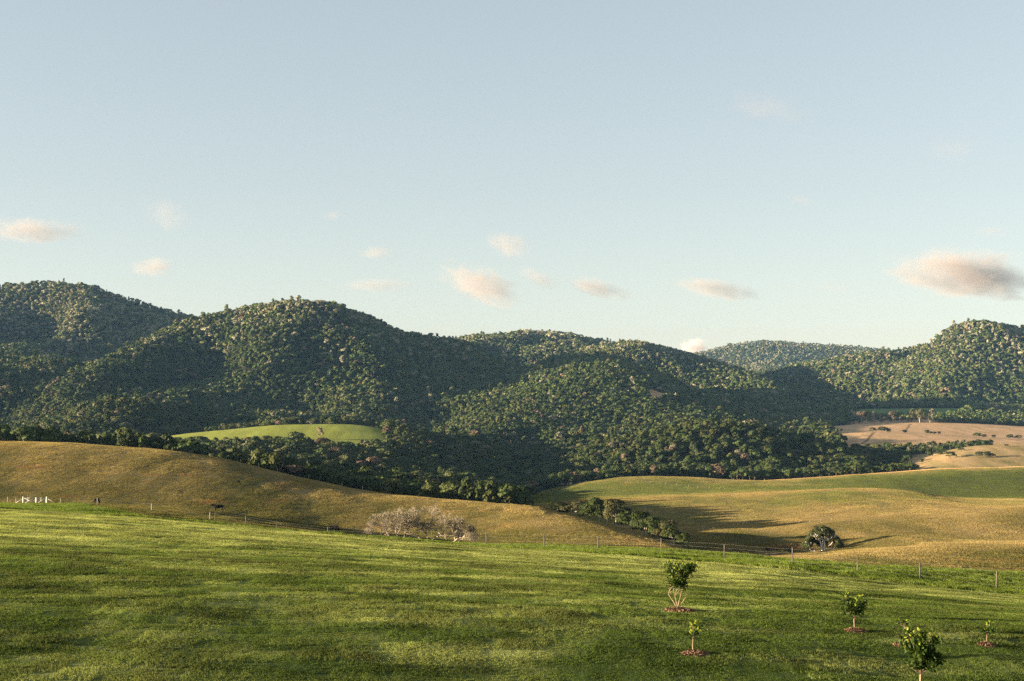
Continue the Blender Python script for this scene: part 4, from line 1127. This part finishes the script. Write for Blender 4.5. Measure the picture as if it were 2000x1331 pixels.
# ------------------------------------------------------------------ cattle
m_, n_, l_ = mat_base('black_hide'); b_ = n_.new('ShaderNodeBsdfPrincipled'); o_ = n_.new('ShaderNodeOutputMaterial')
t_ = n_.new('ShaderNodeTexNoise'); t_.inputs['Scale'].default_value = 3
r_ = n_.new('ShaderNodeValToRGB'); r_.color_ramp.elements[0].color = (0.004, 0.004, 0.005, 1); r_.color_ramp.elements[1].color = (0.014, 0.011, 0.010, 1)
l_.new(t_.outputs['Fac'], r_.inputs['Fac']); l_.new(r_.outputs[0], b_.inputs['Base Color']); b_.inputs['Roughness'].default_value = 0.9; b_.inputs['Specular IOR Level'].default_value = 0.1
l_.new(b_.outputs[0], o_.inputs['Surface']); M_HIDE = m_
def cow(px, Y, yaw, graze, label, scale=1.0):
    """skeleton grown into one skin; faces +X"""
    V = [(-.75, 0, 1.16), (-.35, 0, 1.10), (.10, 0, 1.06), (.52, 0, 1.10), (.80, 0, 1.20)]
    Rr = [(.25, .27), (.30, .33), (.34, .38), (.31, .36), (.21, .25)]
    E = [(0, 1), (1, 2), (2, 3), (3, 4)]
    if graze: hd = [(1.02, 0, .92), (1.18, 0, .58), (1.22, 0, .34), (1.30, 0, .16)]
    else: hd = [(1.02, 0, 1.34), (1.22, 0, 1.42), (1.42, 0, 1.32), (1.60, 0, 1.18)]
    hr = [(.15, .17), (.13, .15), (.12, .13), (.075, .08)]
    prev = 4
    for p, r in zip(hd, hr): V.append(p); Rr.append(r); E.append((prev, len(V) - 1)); prev = len(V) - 1
    poll = 6
    for s in (-1, 1):
        b = V[poll]; V.append((b[0] - .02, s * .13, b[2] + .06)); Rr.append((.045, .05)); E.append((poll, len(V) - 1))
        V.append((b[0] - .05, s * .27, b[2] + .07)); Rr.append((.035, .05)); E.append((len(V) - 2, len(V) - 1))
        # hind leg with hock, fore leg with knee
        for chain, root in (([(-.72, s * .19, .92), (-.60, s * .21, .72), (-.80, s * .20, .46), (-.76, s * .20, .10), (-.70, s * .20, .03)], 0),
                            ([(.54, s * .17, .80), (.58, s * .18, .56), (.57, s * .18, .34), (.57, s * .18, .09), (.62, s * .18, .03)], 3)):
            pr = root
            for q, (p, r) in enumerate(zip(chain, (.17, .12, .065, .05, .055) if root == 0 else (.13, .085, .06, .048, .055))):
                V.append(p); Rr.append((r, r)); E.append((pr, len(V) - 1)); pr = len(V) - 1
    V.append((-1.0, 0, 1.22)); Rr.append((.05, .05)); E.append((0, len(V) - 1))
    V.append((-1.06, 0, .85)); Rr.append((.03, .03)); E.append((len(V) - 2, len(V) - 1))
    V.append((-1.05, 0, .50)); Rr.append((.045, .045)); E.append((len(V) - 2, len(V) - 1))
    me = bpy.data.meshes.new('cow'); me.from_pydata([tuple(c * scale for c in v) for v in V], E, [])
    me.materials.append(M_HIDE)
    o = link('cow', me)
    md = o.modifiers.new('skin', 'SKIN')
    for i, r in enumerate(Rr): me.skin_vertices[0].data[i].radius = (r[0] * scale, r[1] * scale)
    me.skin_vertices[0].data[0].use_root = True
    md.use_smooth_shade = True
    sb = o.modifiers.new('sub', 'SUBSURF'); sb.levels = 2; sb.render_levels = 2
    x, y, z = at(px, Y)
    o.location = (x, y, z - .02); o.rotation_euler = (0, 0, yaw)
    tag(o, label, 'cow', 'black cattle on the tan slope')
cow(427, 268, math.pi + .15, False, 'black cow standing side on, facing left, on the bank crest')
cow(653, 254, -.65, True, 'black cow grazing with its head down, above the dark bank', .95)
cow(189, 264, 1.35, True, 'black cow seen end on by the pale fence posts', .85)
x, y, z = spot(466, 943, 300, 460)
mb = MB(); rng_ = random.Random(3)
for k in range(5): mb.tube([(k * .12 - .25, 0, -.2), (k * .13 - .28, rng_.uniform(-.1, .1), .35 + .1 * rng_.random()), (k * .13 - .26, 0, .5)], [.17, .14, .05], 6)
o = mb.build('tree_stump', M_HIDE); o.location = (x, y, z); tag(o, 'small dark charred stump alone on the tan slope', 'stump')

# ------------------------------------------------------------------ clouds
def cloud(px, py, wpx, hpx, Y, dens, seed, label, tiltdeg=0.0, colour=(0.60, 0.52, 0.48), lumps=1.0):
    w = wpx / FPX * Y; h = hpx / FPX * Y
    mb = bpy.data.meshes.new('cloud')
    import bmesh
    bm = bmesh.new(); bmesh.ops.create_icosphere(bm, subdivisions=4, radius=1.0)
    rr = random.Random(seed)
    for v in bm.verts:
        v.co.z *= 0.9 if v.co.z > 0 else 0.7
    bm.to_mesh(mb); bm.free()
    m, n, l = mat_base('cloud_vapour')
    out = n.new('ShaderNodeOutputMaterial'); vol = n.new('ShaderNodeVolumePrincipled')
    vol.inputs['Color'].default_value = (*colour, 1); vol.inputs['Anisotropy'].default_value = 0.1
    tc = n.new('ShaderNodeTexCoord')
    ad = n.new('ShaderNodeVectorMath'); ad.inputs[1].default_value = (seed * 3.1, seed * 1.7, seed * 0.9)
    sc_ = n.new('ShaderNodeVectorMath'); sc_.operation = 'MULTIPLY'; sc_.inputs[1].default_value = (1.5 * lumps, 1.0, 1.1)
    l.new(tc.outputs['Object'], sc_.inputs[0]); l.new(sc_.outputs[0], ad.inputs[0])
    nz = n.new('ShaderNodeTexNoise'); nz.inputs['Scale'].default_value = 2.1; nz.inputs['Detail'].default_value = 8; nz.inputs['Roughness'].default_value = 0.68; nz.inputs['Distortion'].default_value = 0.5
    l.new(ad.outputs[0], nz.inputs['Vector'])
    ln = n.new('ShaderNodeVectorMath'); ln.operation = 'LENGTH'; l.new(tc.outputs['Object'], ln.inputs[0])
    # density = noise - distance from the middle
    m1 = n.new('ShaderNodeMath'); m1.operation = 'MULTIPLY_ADD'; m1.inputs[1].default_value = -0.50; m1.inputs[2].default_value = -0.13
    l.new(ln.outputs['Value'], m1.inputs[0])
    m2 = n.new('ShaderNodeMath'); m2.operation = 'ADD'; l.new(nz.outputs['Fac'], m2.inputs[0]); l.new(m1.outputs[0], m2.inputs[1])
    m3 = n.new('ShaderNodeMath'); m3.operation = 'MULTIPLY'; m3.use_clamp = False; m3.inputs[1].default_value = dens * 2.7 / max(h, 40) * 1.0
    m4 = n.new('ShaderNodeMath'); m4.operation = 'MAXIMUM'; m4.inputs[1].default_value = 0
    l.new(m2.outputs[0], m3.inputs[0]); l.new(m3.outputs[0], m4.inputs[0]); l.new(m4.outputs[0], vol.inputs['Density'])
    l.new(vol.outputs[0], out.inputs['Volume'])
    mb.materials.append(m)
    o = link('cloud', mb)
    o.location = ((px - 1000) / FPX * Y, Y, (HY - py) / FPX * Y)
    o.scale = (w / 2 * 1.55, h / 2 * 2.2, h / 2 * 1.5)
    o.rotation_euler = (0, R(tiltdeg), 0)
    tag(o, label, 'cloud', 'small evening clouds above the hills')
CLOUDS = [
 (1892, 538, 250, 92, 9000, 2.6, 1, 'largest peach grey cloud above the steep hill on the right', 5),
 (940, 558, 140, 66, 9000, 1.5, 2, 'rounded peach grey cloud above the low saddle, largest of the middle ones', 18),
 (1168, 564, 118, 34, 9000, 1.1, 3, 'slim slanting peach cloud just right of the rounded middle cloud', 14),
 (1402, 566, 150, 38, 9000, 1.1, 4, 'flat peach grey cloud above the distant blue hill', 10),
 (993, 480, 84, 46, 9000, 0.6, 5, 'pale grey wisp of cloud directly above the rounded middle cloud', 12),
 (300, 522, 76, 36, 9000, 0.8, 6, 'small peach puff above the dip between the two left hills', 0),
 (62, 452, 170, 46, 9000, 1.0, 7, 'long cream and grey cloud running out of the left edge of the sky', 4),
 (326, 420, 84, 62, 9000, 0.22, 8, 'faint ragged grey cloud high above the small peach puff', 20),
 (735, 558, 130, 26, 9000, 0.5, 9, 'thin faint pinkish cloud just above the second hill', 0),
 (732, 494, 54, 26, 9000, 0.5, 10, 'tiny grey cloud above the thin pinkish one', 0),
 (1052, 544, 74, 26, 9000, 0.6, 11, 'narrow slanting wisp between the rounded cloud and the slim one', 24),
 (1500, 212, 150, 52, 9000, 0.14, 12, 'very faint pinkish cloud high in the sky, topmost of all', 8),
 (1862, 292, 110, 50, 9000, 0.12, 13, 'barely visible pinkish cloud high on the right', 0),
 (1356, 680, 50, 34, 13000, 3.0, 14, 'white cloud top peeping over the gap beside the distant blue hill', 0),
 (650, 422, 36, 20, 9000, 0.2, 15, 'tiny faint grey speck of cloud high over the second hill', 0),
 (1565, 392, 60, 18, 9000, 0.15, 16, 'small faint mauve streak of cloud right of the middle of the sky', 12),
 (1630, 562, 80, 24, 9000, 0.14, 17, 'barely visible cloud streak between the flat cloud and the largest cloud', 10),
 (1935, 452, 60, 18, 9000, 0.2, 18, 'small mauve streak directly above the largest cloud', 0),
]
for c_ in CLOUDS: cloud(c_[0], c_[1], c_[2], c_[3], c_[4], c_[5], c_[6], c_[7], c_[8], **({'colour': (0.80, 0.72, 0.70)} if c_[6] == 14 else {}))

# ------------------------------------------------------------------ haze
def haze():
    z0 = float(ZT.min()) - 6; z1 = 330.0
    mb = MB()
    mb.box(0, 2900, (z0 + z1) / 2, 9000, 6400, z1 - z0)
    m, n, l = mat_base('thin_haze')
    out = n.new('ShaderNodeOutputMaterial'); v = n.new('ShaderNodeVolumePrincipled')
    v.inputs['Color'].default_value = (0.30, 0.58, 1.0, 1)
    v.inputs['Density'].default_value = 2.1e-5
    v.inputs['Anisotropy'].default_value = 0.0
    l.new(v.outputs[0], out.inputs['Volume'])
    tag(mb.build('haze', m), kind='stuff')
haze()
